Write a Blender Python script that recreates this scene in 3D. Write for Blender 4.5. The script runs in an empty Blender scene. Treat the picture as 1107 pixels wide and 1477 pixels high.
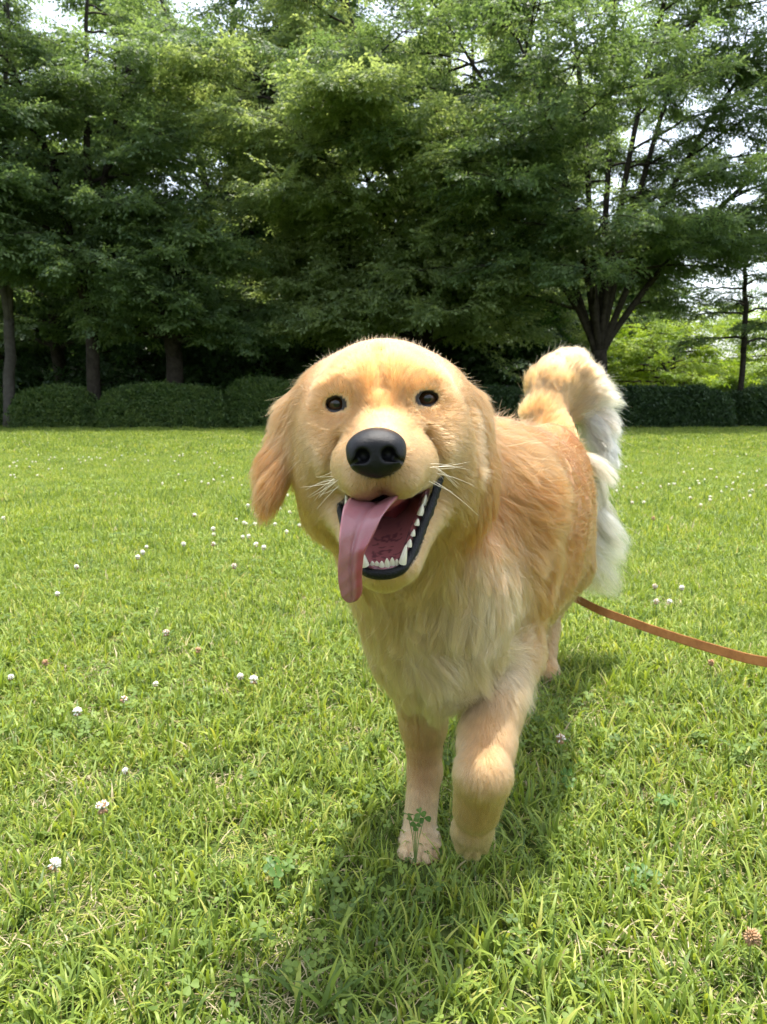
import bpy, math, random
import numpy as np
from mathutils import Vector, Matrix, kdtree

sc = bpy.context.scene
C = sc.collection
R = math.radians
rng = np.random.default_rng(7)
random.seed(7)

# ------------------------------------------------------------------ camera
CAM_H, PITCH, FPX = 0.58, R(7.9), 1067.0
cam_d = bpy.data.cameras.new('camera')
cam = bpy.data.objects.new('camera', cam_d); C.objects.link(cam)
cam.location = (0, 0, CAM_H)
cam.rotation_euler = (R(90) - PITCH, 0, 0)
cam_d.sensor_fit = 'VERTICAL'; cam_d.sensor_height = 36.0; cam_d.sensor_width = 27.0
cam_d.lens = FPX / 1477 * 36.0
cam_d.clip_start = 0.02; cam_d.clip_end = 3000
cam_d.dof.use_dof = True
cam_d.dof.focus_distance = 0.70
cam_d.dof.aperture_fstop = 17.0
sc.camera = cam

# ------------------------------------------------------------------ light
SUN_DIR = Vector((0.07, 0.14, 1.0)).normalized()       # towards the sun
SUN_EL = math.asin(SUN_DIR.z)
w = bpy.data.worlds.new('World'); sc.world = w; w.use_nodes = True
nt = w.node_tree; nt.nodes.clear()
sky = nt.nodes.new('ShaderNodeTexSky'); sky.sky_type = 'NISHITA'; sky.sun_disc = False
sky.sun_elevation = SUN_EL
sky.sun_rotation = math.atan2(SUN_DIR.x, SUN_DIR.y)
sky.air_density = 1.2; sky.dust_density = 3.0; sky.ozone_density = 1.0
bg = nt.nodes.new('ShaderNodeBackground'); bg.inputs['Strength'].default_value = 0.15
# thin high cloud over the whole sky
hs = nt.nodes.new('ShaderNodeHueSaturation'); hs.inputs['Saturation'].default_value = 0.55
hs.inputs['Value'].default_value = 1.25
out = nt.nodes.new('ShaderNodeOutputWorld')
nt.links.new(sky.outputs[0], hs.inputs['Color'])
nt.links.new(hs.outputs[0], bg.inputs['Color'])
nt.links.new(bg.outputs[0], out.inputs[0])
sun_d = bpy.data.lights.new('sun', 'SUN'); sun_d.energy = 3.6; sun_d.angle = R(0.6)
sun_d.color = (1.0, 0.95, 0.86)
sun = bpy.data.objects.new('sun', sun_d); C.objects.link(sun)
sun.rotation_euler = SUN_DIR.to_track_quat('Z', 'Y').to_euler()
sc.view_settings.view_transform = 'Standard'
sc.view_settings.look = 'None'
sc.view_settings.exposure = 1.32
sc.view_settings.gamma = 1.0
sc.view_settings.use_curve_mapping = False
sc.render.engine = 'CYCLES'
sc.cycles.max_bounces = 7
sc.cycles.diffuse_bounces = 3
sc.cycles.caustics_reflective = False; sc.cycles.caustics_refractive = False
sc.cycles.adaptive_threshold = 0.02
sc.cycles.transmission_bounces = 8
sc.cycles.glossy_bounces = 3
sc.cycles.sample_clamp_indirect = 6.0
try:
    sc.cycles_curves.shape = 'RIBBONS'
except Exception:
    pass

# ------------------------------------------------------------------ helpers
CP, SP = math.cos(PITCH), math.sin(PITCH)
def Q(px, py, Y):
    """world point that stands at distance Y in front of the camera on the line of sight of a photograph pixel"""
    off = (738.5 - py) / FPX; u = (px - 553.5) / FPX
    yc = CP + off * SP; zc = -SP + off * CP
    s = Y / yc
    return np.array((u * s, Y, CAM_H + zc * s))
def G(px, py):
    """the ground point under a photograph pixel"""
    off = (738.5 - py) / FPX; u = (px - 553.5) / FPX
    yc = CP + off * SP; zc = -SP + off * CP
    s = -CAM_H / zc
    return np.array((u * s, yc * s, 0.0))

def link(o, parent=None):
    C.objects.link(o)
    if parent is not None: o.parent = parent
    return o
def tag(o, label=None, cat=None, group=None, kind=None):
    if label: o['label'] = label
    if cat: o['category'] = cat
    if group: o['group'] = group
    if kind: o['kind'] = kind
    return o
def empty(name, loc=(0, 0, 0), rz=0.0):
    o = bpy.data.objects.new(name, None); o.location = loc; o.rotation_euler = (0, 0, rz)
    o.empty_display_size = 0.2
    return link(o)
def mesh_np(name, V, F, smooth=True):
    """V (n,3) array, F (m,k) array of same-size faces"""
    V = np.asarray(V, dtype=np.float32); F = np.asarray(F, dtype=np.int32)
    me = bpy.data.meshes.new(name)
    me.vertices.add(len(V)); me.vertices.foreach_set('co', V.ravel())
    if len(F):
        m, k = F.shape
        me.loops.add(m * k); me.loops.foreach_set('vertex_index', F.ravel())
        me.polygons.add(m)
        me.polygons.foreach_set('loop_start', np.arange(0, m * k, k, dtype=np.int32))
        me.polygons.foreach_set('loop_total', np.full(m, k, dtype=np.int32))
        me.polygons.foreach_set('use_smooth', np.full(m, smooth, dtype=bool))
    me.update(calc_edges=True); me.validate()
    return me
def add_col(me, col, name='col'):
    a = me.attributes.new(name, 'FLOAT_COLOR', 'POINT')
    c = np.ones((len(col), 4), dtype=np.float32); c[:, :3] = col
    a.data.foreach_set('color', c.ravel())
def obj(name, me, mat=None, parent=None, loc=None):
    o = bpy.data.objects.new(name, me)
    if mat is not None and hasattr(me, 'materials') and len(me.materials) == 0: me.materials.append(mat)
    if loc is not None: o.location = loc
    return link(o, parent)

class MB:
    """collects pieces into one mesh (quads only, tris repeated)"""
    def __init__(s): s.V = []; s.F = []; s.n = 0; s.C = []
    def add(s, V, F, col=None):
        V = np.asarray(V, float); F = np.asarray(F, int)
        s.V.append(V); s.F.append(F + s.n); s.n += len(V)
        s.C.append(np.tile(col if col is not None else (1, 1, 1), (len(V), 1)))
    def tube(s, pts, rad, k=8, col=None, cap=True):
        pts = np.asarray(pts, float); n = len(pts)
        rad = np.full(n, rad) if np.isscalar(rad) else np.asarray(rad, float)
        T = np.gradient(pts, axis=0); T /= np.linalg.norm(T, axis=1)[:, None] + 1e-9
        up = np.array((0, 0, 1.0)) if abs(T[0][2]) < .9 else np.array((1.0, 0, 0))
        V = []
        a = np.linspace(0, 2 * np.pi, k, endpoint=False)
        for i in range(n):
            x = np.cross(T[i], up); x /= np.linalg.norm(x) + 1e-9
            y = np.cross(x, T[i]); up = y
            V.append(pts[i] + rad[i] * (np.cos(a)[:, None] * x + np.sin(a)[:, None] * y))
        V = np.concatenate(V)
        i = np.arange(n - 1)[:, None] * k; j = np.arange(k)[None, :]; j2 = (j + 1) % k
        F = np.stack([i + j, i + j2, i + k + j2, i + k + j], -1).reshape(-1, 4)
        if cap:
            m = len(V); V = np.vstack([V, pts[0], pts[-1]])
            jj = np.arange(k); j2 = (jj + 1) % k
            F = np.vstack([F, np.stack([jj * 0 + m, j2, jj, jj * 0 + m], -1)[:, [0, 1, 2, 2]] if False else np.empty((0, 4), int)])
            b = (n - 1) * k
            capA = np.stack([j2, jj, np.full(k, m), np.full(k, m)], -1)
            capB = np.stack([b + jj, b + j2, np.full(k, m + 1), np.full(k, m + 1)], -1)
            s.tri = getattr(s, 'tri', [])
            s.tri.append(capA[:, :3] + s.n); s.tri.append(capB[:, :3] + s.n)
        s.add(V, F, col)
    def box(s, c, sz, R3=None, col=None):
        q = np.array([[x, y, z] for x in (-.5, .5) for y in (-.5, .5) for z in (-.5, .5)]) * np.array(sz)
        if R3 is not None: q = q @ np.array(R3).T
        s.add(q + np.array(c), [(0, 1, 3, 2), (4, 6, 7, 5), (0, 4, 5, 1), (2, 3, 7, 6), (0, 2, 6, 4), (1, 5, 7, 3)], col)
    def mesh(s, name, smooth=True, colattr=False):
        V = np.concatenate(s.V); F = np.concatenate(s.F)
        faces_q = F
        me = bpy.data.meshes.new(name)
        tri = np.concatenate(s.tri) if getattr(s, 'tri', None) else np.empty((0, 3), int)
        me.vertices.add(len(V)); me.vertices.foreach_set('co', V.astype(np.float32).ravel())
        li = np.concatenate([faces_q.ravel(), tri.ravel()]).astype(np.int32)
        st = np.concatenate([np.arange(len(faces_q)) * 4, len(faces_q) * 4 + np.arange(len(tri)) * 3]).astype(np.int32)
        tt = np.concatenate([np.full(len(faces_q), 4), np.full(len(tri), 3)]).astype(np.int32)
        me.loops.add(len(li)); me.loops.foreach_set('vertex_index', li)
        me.polygons.add(len(st)); me.polygons.foreach_set('loop_start', st); me.polygons.foreach_set('loop_total', tt)
        me.polygons.foreach_set('use_smooth', np.full(len(st), smooth, dtype=bool))
        me.update(calc_edges=True)
        if colattr: add_col(me, np.concatenate(s.C))
        return me

# ------------------------------------------------------------------ materials
def new_mat(name):
    m = bpy.data.materials.new(name); m.use_nodes = True
    m.node_tree.nodes.clear(); return m, m.node_tree, m.node_tree.nodes, m.node_tree.links
def N(nt, t, **kw):
    n = nt.nodes.new(t)
    for k, v in kw.items():
        if k in n.inputs: n.inputs[k].default_value = v
        else: setattr(n, k, v)
    return n
def ramp(nt, stops):
    r = nt.nodes.new('ShaderNodeValToRGB'); el = r.color_ramp.elements
    while len(el) < len(stops): el.new(0.5)
    for e, (p, c) in zip(el, stops):
        e.position = p; e.color = (*c, 1)
    return r
def leaf_mat(name, stops, transl=0.45, tcol=(1.35, 1.45, .5), rough=.45, attr=None, gloss=.35, noise=None):
    """thin leaf: diffuse + light through it + a waxy sheen; colour picked per leaf or per spray"""
    m, t, ns, ln = new_mat(name)
    r = ramp(t, stops)
    oi = N(t, 'ShaderNodeObjectInfo')
    if attr:
        at = N(t, 'ShaderNodeAttribute', attribute_name=attr)
        mx = N(t, 'ShaderNodeMath', operation='ADD')
        sepm = N(t, 'ShaderNodeMath', operation='MULTIPLY_ADD'); sepm.inputs[1].default_value = .3; sepm.inputs[2].default_value = -.15
        ln.new(oi.outputs['Random'], sepm.inputs[0])
        ln.new(at.outputs['Fac'], mx.inputs[0]); ln.new(sepm.outputs[0], mx.inputs[1])
        ln.new(mx.outputs[0], r.inputs[0])
    else:
        ln.new(oi.outputs['Random'], r.inputs[0])
    p = N(t, 'ShaderNodeBsdfPrincipled'); p.inputs['Roughness'].default_value = rough
    p.inputs['Specular IOR Level'].default_value = gloss
    ln.new(r.outputs[0], p.inputs['Base Color'])
    tr = N(t, 'ShaderNodeBsdfTranslucent')
    mul = N(t, 'ShaderNodeMix', data_type='RGBA', blend_type='MULTIPLY')
    mul.inputs[0].default_value = 1.0; mul.inputs[7].default_value = (*tcol, 1)
    ln.new(r.outputs[0], mul.inputs[6]); ln.new(mul.outputs[2], tr.inputs['Color'])
    mix = N(t, 'ShaderNodeMixShader'); mix.inputs[0].default_value = transl
    ln.new(p.outputs[0], mix.inputs[1]); ln.new(tr.outputs[0], mix.inputs[2])
    o = N(t, 'ShaderNodeOutputMaterial'); ln.new(mix.outputs[0], o.inputs[0])
    return m
def simple_mat(name, col, rough=.7, spec=.3, noise=None, bump=None, sss=0.0, attr=None, coat=0.0):
    """noise=(scale, colour2, detail), bump=(scale, strength, distance)"""
    m, t, ns, ln = new_mat(name)
    p = N(t, 'ShaderNodeBsdfPrincipled'); p.inputs['Roughness'].default_value = rough
    p.inputs['Specular IOR Level'].default_value = spec
    p.inputs['Base Color'].default_value = (*col, 1)
    p.inputs['Coat Weight'].default_value = coat; p.inputs['Coat Roughness'].default_value = .12
    if sss:
        p.inputs['Subsurface Weight'].default_value = sss; p.inputs['Subsurface Scale'].default_value = .004
        p.inputs['Subsurface Radius'].default_value = (1, .35, .2)
    tc = N(t, 'ShaderNodeTexCoord')
    if attr:
        at = N(t, 'ShaderNodeAttribute', attribute_name=attr); ln.new(at.outputs['Color'], p.inputs['Base Color'])
        src = at.outputs['Color']
    else: src = None
    if noise:
        nz = N(t, 'ShaderNodeTexNoise'); nz.inputs['Scale'].default_value = noise[0]; nz.inputs['Detail'].default_value = noise[2]
        nz.inputs['Roughness'].default_value = .65
        ln.new(tc.outputs['Object'], nz.inputs['Vector'])
        r = ramp(t, [(.36, (0, 0, 0)), (.64, (1, 1, 1))]); ln.new(nz.outputs['Fac'], r.inputs[0])
        mx = N(t, 'ShaderNodeMix', data_type='RGBA'); mx.inputs[6].default_value = (*col, 1); mx.inputs[7].default_value = (*noise[1], 1)
        if src is not None:
            ln.new(src, mx.inputs[6])
        ln.new(r.outputs[0], mx.inputs[0]); ln.new(mx.outputs[2], p.inputs['Base Color'])
    if bump:
        nb = N(t, 'ShaderNodeTexNoise'); nb.inputs['Scale'].default_value = bump[0]; nb.inputs['Detail'].default_value = 6
        ln.new(tc.outputs['Object'], nb.inputs['Vector'])
        b = N(t, 'ShaderNodeBump'); b.inputs['Strength'].default_value = bump[1]; b.inputs['Distance'].default_value = bump[2]
        ln.new(nb.outputs['Fac'], b.inputs['Height']); ln.new(b.outputs[0], p.inputs['Normal'])
    o = N(t, 'ShaderNodeOutputMaterial'); ln.new(p.outputs[0], o.inputs[0])
    return m

# ------------------------------------------------------------------ scatter: real geometry instanced by geometry nodes
def variants(name, meshes):
    col = bpy.data.collections.new(name)
    for i, me in enumerate(meshes):
        col.objects.link(bpy.data.objects.new('%s_%02d' % (name, i), me))
    return col
def scatter_tree(name, col):
    g = bpy.data.node_groups.new(name, 'GeometryNodeTree')
    g.interface.new_socket('Geometry', in_out='INPUT', socket_type='NodeSocketGeometry')
    g.interface.new_socket('Geometry', in_out='OUTPUT', socket_type='NodeSocketGeometry')
    gi = g.nodes.new('NodeGroupInput'); go = g.nodes.new('NodeGroupOutput')
    ci = g.nodes.new('GeometryNodeCollectionInfo'); ci.inputs['Collection'].default_value = col
    ci.inputs['Separate Children'].default_value = True; ci.inputs['Reset Children'].default_value = True
    ip = g.nodes.new('GeometryNodeInstanceOnPoints'); ip.inputs['Pick Instance'].default_value = True
    def named(n, t):
        a = g.nodes.new('GeometryNodeInputNamedAttribute'); a.data_type = t; a.inputs['Name'].default_value = n; return a
    ai = named('pick', 'INT'); ar = named('rot', 'FLOAT_VECTOR'); as_ = named('size', 'FLOAT')
    e2r = g.nodes.new('FunctionNodeEulerToRotation')
    L = g.links.new
    L(gi.outputs[0], ip.inputs['Points']); L(ci.outputs[0], ip.inputs['Instance'])
    L(ai.outputs[0], ip.inputs['Instance Index'])
    L(ar.outputs[0], e2r.inputs[0]); L(e2r.outputs[0], ip.inputs['Rotation'])
    L(as_.outputs[0], ip.inputs['Scale'])
    L(ip.outputs[0], go.inputs[0])
    return g
def scatter(name, pos, rot, size, pick, group, parent=None, own=None, mat=None):
    me = bpy.data.meshes.new(name); pos = np.asarray(pos, np.float32)
    me.vertices.add(len(pos)); me.vertices.foreach_set('co', pos.ravel())
    a = me.attributes.new('rot', 'FLOAT_VECTOR', 'POINT'); a.data.foreach_set('vector', np.asarray(rot, np.float32).ravel())
    a = me.attributes.new('size', 'FLOAT', 'POINT'); a.data.foreach_set('value', np.asarray(size, np.float32))
    a = me.attributes.new('pick', 'INT', 'POINT'); a.data.foreach_set('value', np.asarray(pick, np.int32))
    o = bpy.data.objects.new(name, me); link(o, parent)
    md = o.modifiers.new('scatter', 'NODES'); md.node_group = group
    return o
# ================================================================== GROUND
def build_ground():
    xs = np.concatenate([[-2500, -600, -150, -60], np.linspace(-30, 30, 61), [60, 150, 600, 2500]])
    ys = np.concatenate([[-2500, -300, -30], np.linspace(-6, 50, 57), [80, 200, 700, 2500]])
    X, Y = np.meshgrid(xs, ys, indexing='ij')
    Z = np.zeros_like(X)
    V = np.stack([X, Y, Z], -1).reshape(-1, 3)
    nx, ny = X.shape
    i = np.arange(nx - 1)[:, None] * ny; j = np.arange(ny - 1)[None, :]
    F = np.stack([i + j, i + ny + j, i + ny + j + 1, i + j + 1], -1).reshape(-1, 4)
    m, t, ns, ln = new_mat('turf_soil')
    tc = N(t, 'ShaderNodeTexCoord')
    n1 = N(t, 'ShaderNodeTexNoise'); n1.inputs['Scale'].default_value = 1.2; n1.inputs['Detail'].default_value = 8
    n2 = N(t, 'ShaderNodeTexNoise'); n2.inputs['Scale'].default_value = 70; n2.inputs['Detail'].default_value = 6
    ln.new(tc.outputs['Object'], n1.inputs[0]); ln.new(tc.outputs['Object'], n2.inputs[0])
    r1 = ramp(t, [(.3, (.045, .075, .014)), (.6, (.075, .11, .02))]); r2 = ramp(t, [(.35, (.05, .04, .022)), (.55, (.055, .09, .02)), (.8, (.16, .14, .07))])
    ln.new(n1.outputs['Fac'], r1.inputs[0]); ln.new(n2.outputs['Fac'], r2.inputs[0])
    mx = N(t, 'ShaderNodeMix', data_type='RGBA'); mx.inputs[0].default_value = .5
    ln.new(r1.outputs[0], mx.inputs[6]); ln.new(r2.outputs[0], mx.inputs[7])
    p = N(t, 'ShaderNodeBsdfPrincipled'); p.inputs['Roughness'].default_value = .95; p.inputs['Specular IOR Level'].default_value = .1
    ln.new(mx.outputs[2], p.inputs['Base Color'])
    b = N(t, 'ShaderNodeBump'); b.inputs['Distance'].default_value = .012; b.inputs['Strength'].default_value = .8
    ln.new(n2.outputs['Fac'], b.inputs['Height']); ln.new(b.outputs[0], p.inputs['Normal'])
    o = N(t, 'ShaderNodeOutputMaterial'); ln.new(p.outputs[0], o.inputs[0])
    g = obj('ground', mesh_np('ground', V, F), m); tag(g, kind='structure')
build_ground()

# ================================================================== GRASS
GRASS_STOPS = [(0.0, (.07, .125, .025)), (.25, (.135, .205, .036)), (.5, (.225, .305, .048)), (.72, (.31, .37, .062)),
               (.84, (.40, .41, .10)), (.9, (.40, .33, .19)), (1.0, (.52, .45, .30))]
grass_mat = leaf_mat('grass_blade', GRASS_STOPS, transl=.42, tcol=(1.25, 1.2, .6), rough=.5, attr='tint', gloss=.4)
clover_mat = leaf_mat('clover_leaf', [(0, (.08, .135, .03)), (.5, (.145, .215, .042)), (1, (.22, .29, .055))], transl=.35, tcol=(1.2, 1.4, .5), rough=.55, attr='tint', gloss=.25)

def blades(r, n, size, lmin, lmax, wmin, wmax, seg=4, lean=1.0, straw=.1, tuft=0):
    """n curved tapered blades rooted in a disc; returns V, F, tint"""
    a = r.uniform(0, 2 * np.pi, n); rr = size * np.sqrt(r.uniform(0, 1, n))
    root = np.stack([rr * np.cos(a), rr * np.sin(a), np.zeros(n)], -1)
    if tuft:
        k = r.integers(0, tuft, n); cc = r.uniform(-size, size, (tuft, 2)) * .7
        root[:, :2] = cc[k] + r.normal(0, .009, (n, 2))
    L = r.uniform(lmin, lmax, n) * r.uniform(.7, 1.1, n); W = r.uniform(wmin, wmax, n)
    az = r.uniform(0, 2 * np.pi, n); th0 = np.abs(r.normal(.25, .25, n)) * lean
    bend = np.abs(r.normal(.7, .55, n)) * lean
    tint = np.clip(r.beta(2.2, 2.2, n) * .86, 0, .86)
    st = r.uniform(0, 1, n) < straw
    tint[st] = r.uniform(.88, 1, st.sum()); th0[st] += .8; L[st] *= .8; W[st] *= .65
    tw = r.normal(0, .6, n)
    V = []; p = root.copy()
    hd = np.stack([np.cos(az), np.sin(az)], -1)
    for k in range(seg + 1):
        f = k / seg
        wd = W * (1 - f ** 2.2) * (.7 + .5 * np.sin(np.pi * min(1, f + .15))) * .5 + .00015
        sa = az + np.pi / 2 + tw * f
        s = np.stack([np.cos(sa), np.sin(sa), np.zeros(n)], -1) * wd[:, None]
        V.append(p - s); V.append(p + s)
        th = np.minimum(th0 + bend * (f ** 1.3) * 1.6, 2.2)
        d = np.stack([hd[:, 0] * np.sin(th), hd[:, 1] * np.sin(th), np.cos(th)], -1)
        p = p + d * (L / seg)[:, None]
        p[:, 2] = np.maximum(p[:, 2], .003)
    V = np.stack(V, 1)                                # n, 2(seg+1), 3
    m = 2 * (seg + 1)
    b = np.arange(n)[:, None] * m
    F = np.concatenate([np.stack([b[:, 0] + 2 * k, b[:, 0] + 2 * k + 1, b[:, 0] + 2 * k + 3, b[:, 0] + 2 * k + 2], -1) for k in range(seg)])
    return V.reshape(-1, 3), F, np.repeat(tint, m)
def tint_mesh(name, V, F, T, mat):
    me = mesh_np(name, V, F)
    a = me.attributes.new('tint', 'FLOAT', 'POINT'); a.data.foreach_set('value', T.astype(np.float32))
    me.materials.append(mat); return me
def clover_geo(r, n, size, h0=.010, h1=.038, ls=.0054):
    VV, FF, TT = [], [], []; c = 0
    for i in range(n):
        a = r.uniform(0, 6.28); q = size * math.sqrt(r.uniform(0, 1)); x, y = q * math.cos(a), q * math.sin(a)
        h = r.uniform(h0, h1); l = ls * r.uniform(.7, 1.35)
        lean = r.normal(0, .008, 2)
        tint = r.uniform(0, 1)
        # stalk
        s = .0006
        V = np.array([(x - s, y, 0), (x + s, y, 0), (x + lean[0] + s, y + lean[1], h), (x + lean[0] - s, y + lean[1], h)])
        VV.append(V); FF.append(np.array([[0, 1, 2, 3]]) + c); TT.append(np.full(4, tint)); c += 4
        tz = r.normal(0, .25, 2); rot = r.uniform(0, 6.28)
        for k in range(3):
            d = rot + k * 2.094
            # round heart-shaped leaflet, 8 vertices folded on the midrib
            prof = np.array([(0, 0), (.35, .34), (.75, .5), (1.02, .3), (.93, 0), (1.02, -.3), (.75, -.5), (.35, -.34)]) * 1.25 * l
            z = np.abs(prof[:, 1]) * .35 - prof[:, 0] * .06
            X = prof[:, 0] * math.cos(d) - prof[:, 1] * math.sin(d); Y = prof[:, 0] * math.sin(d) + prof[:, 1] * math.cos(d)
            Z = h + z + X * tz[0] + Y * tz[1]
            V = np.stack([x + lean[0] + X, y + lean[1] + Y, Z], -1)
            VV.append(V); TT.append(np.full(8, tint))
            FF.append(np.array([[0, 1, 2, 3], [0, 3, 4, 4], [0, 4, 5, 5], [0, 5, 6, 7]]) + c); c += 8
    V = np.concatenate(VV); F = np.concatenate(FF); T = np.concatenate(TT)
    return V, F, T
def mixed_mesh(name, V, F, T, mat):
    me = bpy.data.meshes.new(name)
    me.from_pydata(V.tolist(), [], [tuple(dict.fromkeys(f)) for f in F.tolist()])
    me.polygons.foreach_set('use_smooth', [True] * len(me.polygons))
    a = me.attributes.new('tint', 'FLOAT', 'POINT'); a.data.foreach_set('value', T.astype(np.float32))
    me.materials.append(mat); me.update(); return me

def value_noise(x, y, s, seed):
    x = np.asarray(x) / s; y = np.asarray(y) / s
    xi = np.floor(x).astype(int); yi = np.floor(y).astype(int); fx = x - xi; fy = y - yi
    fx = fx * fx * (3 - 2 * fx); fy = fy * fy * (3 - 2 * fy)
    def h(a, b):
        n = (a * 374761393 + b * 668265263 + seed * 1442695) & 0x7fffffff
        n = ((n ^ (n >> 13)) * 1274126177) & 0x7fffffff
        return (n & 0xffff) / 65535.0
    return (h(xi, yi) * (1 - fx) + h(xi + 1, yi) * fx) * (1 - fy) + (h(xi, yi + 1) * (1 - fx) + h(xi + 1, yi + 1) * fx) * fy

def build_grass():
    r = np.random.default_rng(11)
    near = []
    for i in range(10):
        near.append(tint_mesh('near_tuft', *blades(r, 125, .06, .016, .050, .0014, .0034, lean=1.25, straw=.15), grass_mat))
    for i in range(5):   # coarser leafy tufts
        near.append(tint_mesh('leafy_tuft', *blades(r, 60, .06, .025, .060, .0022, .0045, lean=1.15, straw=.05, tuft=6), grass_mat))
    near.append(tint_mesh('thatch', *blades(r, 110, .08, .02, .07, .0008, .0020, lean=2.2, straw=.92), grass_mat))
    clov = [mixed_mesh('clover_patch', *clover_geo(r, 10, .055), clover_mat) for i in range(4)]
    mid = [tint_mesh('mid_tuft', *blades(r, 250, .16, .022, .055, .0025, .005, seg=3, lean=1.1, straw=.07), grass_mat) for i in range(6)]
    midc = [mixed_mesh('mid_clover', *clover_geo(r, 30, .15, ls=.008), clover_mat) for i in range(2)]
    far = [tint_mesh('far_tuft', *blades(r, 420, .45, .025, .055, .007, .012, seg=2, lean=1.1, straw=.05), grass_mat) for i in range(5)]
    def put(name, meshes, y0, y1, dens, side, smin, smax, weights, seed, thin=None):
        rr = np.random.default_rng(seed)
        # a band that widens with distance, wider than the picture
        st = 1 / math.sqrt(dens); xm = y1 * .62 + side
        x, y = np.meshgrid(np.arange(-xm, xm, st), np.arange(y0, y1, st)); x = x.ravel(); y = y.ravel()
        x = x + rr.uniform(-.6, .6, len(x)) * st; y = y + rr.uniform(-.6, .6, len(y)) * st
        k = np.abs(x) < y * .62 + side
        if thin is not None: k &= value_noise(x, y, *thin) > .52 + rr.normal(0, .06, len(x))
        x = x[k]; y = y[k]; n = len(x)
        col = variants(name + '_pieces', meshes)
        g = scatter_tree(name + '_scatter', col)
        w = np.array(weights, float); w /= w.sum()
        pick = rr.choice(len(meshes), n, p=w)
        rot = np.stack([rr.normal(0, .08, n), rr.normal(0, .08, n), rr.uniform(0, 6.28, n)], -1)
        # the turf is pressed down where the paws stand
        paws = np.array([(.043, .895), (.342, 1.545), (.230, 1.47)])
        pd = np.min(np.hypot(x[:, None] - paws[None, :, 0], y[:, None] - paws[None, :, 1] - .0), 1)
        sz = rr.uniform(smin, smax, n) * (.88 + .28 * value_noise(x, y, .8, seed + 5))
        sz = np.where(pd < .075, sz * np.clip(pd / .075, .25, 1), sz)
        o = scatter(name, np.stack([x, y, np.zeros(n)], -1), rot, sz, pick, g)
        return o
    a = put('grass', near, .30, 3.2, 430, .45, .75, 1.25, [1] * 10 + [.8] * 5 + [2.6], 1)
    tag(a, 'short sunlit green grass and clover leaves around the dog in the near lawn', 'grass', kind='stuff')
    b = put('grass', mid, 3.0, 9.5, 62, 1.2, .85, 1.25, [1] * 6, 2)
    tag(b, 'bright green lawn grass stretching behind the dog', 'grass', kind='stuff')
    d = put('clover_cover', clov, .35, 3.2, 190, .45, .7, 1.25, [1] * 4, 4, (.42, 14))
    tag(d, 'low clover leaves growing in patches through the near grass', 'clover', kind='stuff')
    e = put('clover_cover', midc, 3.0, 9.5, 16, 1.2, .8, 1.2, [1] * 2, 5, (.9, 15))
    tag(e, 'clover leaves mixed into the lawn farther back', 'clover', kind='stuff')
    c = put('grass', far, 9.0, 23.5, 13, 4, .8, 1.2, [1] * 5, 3)
    tag(c, 'far lawn grass running up to the hedges and trees', 'grass', kind='stuff')
build_grass()

# ================================================================== TREES
bark_dark = simple_mat('bark_dark', (.022, .018, .014), rough=.9, spec=.12, noise=(6, (.05, .042, .034), 8), bump=(18, .8, .03))
bark_grey = simple_mat('bark_grey', (.05, .045, .038), rough=.9, spec=.15, noise=(5, (.09, .082, .07), 8), bump=(18, .8, .03))
LEAF = {  # mid, pale and cool greens lifted and greyed in place of haze
    'mid':  leaf_mat('leaf_mid', [(0, (.078, .130, .064)), (.5, (.122, .188, .084)), (1, (.188, .265, .118))], .58, (1.45, 1.4, .72), .5, gloss=.45),
    'pale': leaf_mat('leaf_pale', [(0, (.16, .225, .10)), (.5, (.23, .30, .135)), (1, (.32, .39, .18))], .58, (1.4, 1.35, .75), .5, gloss=.45),  # pale leaves, raised further: sunlight on the crown put into the colour
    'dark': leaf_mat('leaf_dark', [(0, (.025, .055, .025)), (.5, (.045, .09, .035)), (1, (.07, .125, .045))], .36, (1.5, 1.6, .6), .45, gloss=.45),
    'blue': leaf_mat('leaf_hazed', [(0, (.090, .145, .066)), (.5, (.135, .205, .085)), (1, (.22, .30, .12))], .56, (1.35, 1.35, .85), .5, gloss=.5),  # haze over the crowns is put into this colour
    'yellow': leaf_mat('leaf_yellow_green', [(0, (.15, .24, .035)), (.5, (.24, .33, .05)), (1, (.33, .42, .08))], .5, (1.4, 1.4, .5), .5, gloss=.4),
}
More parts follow.
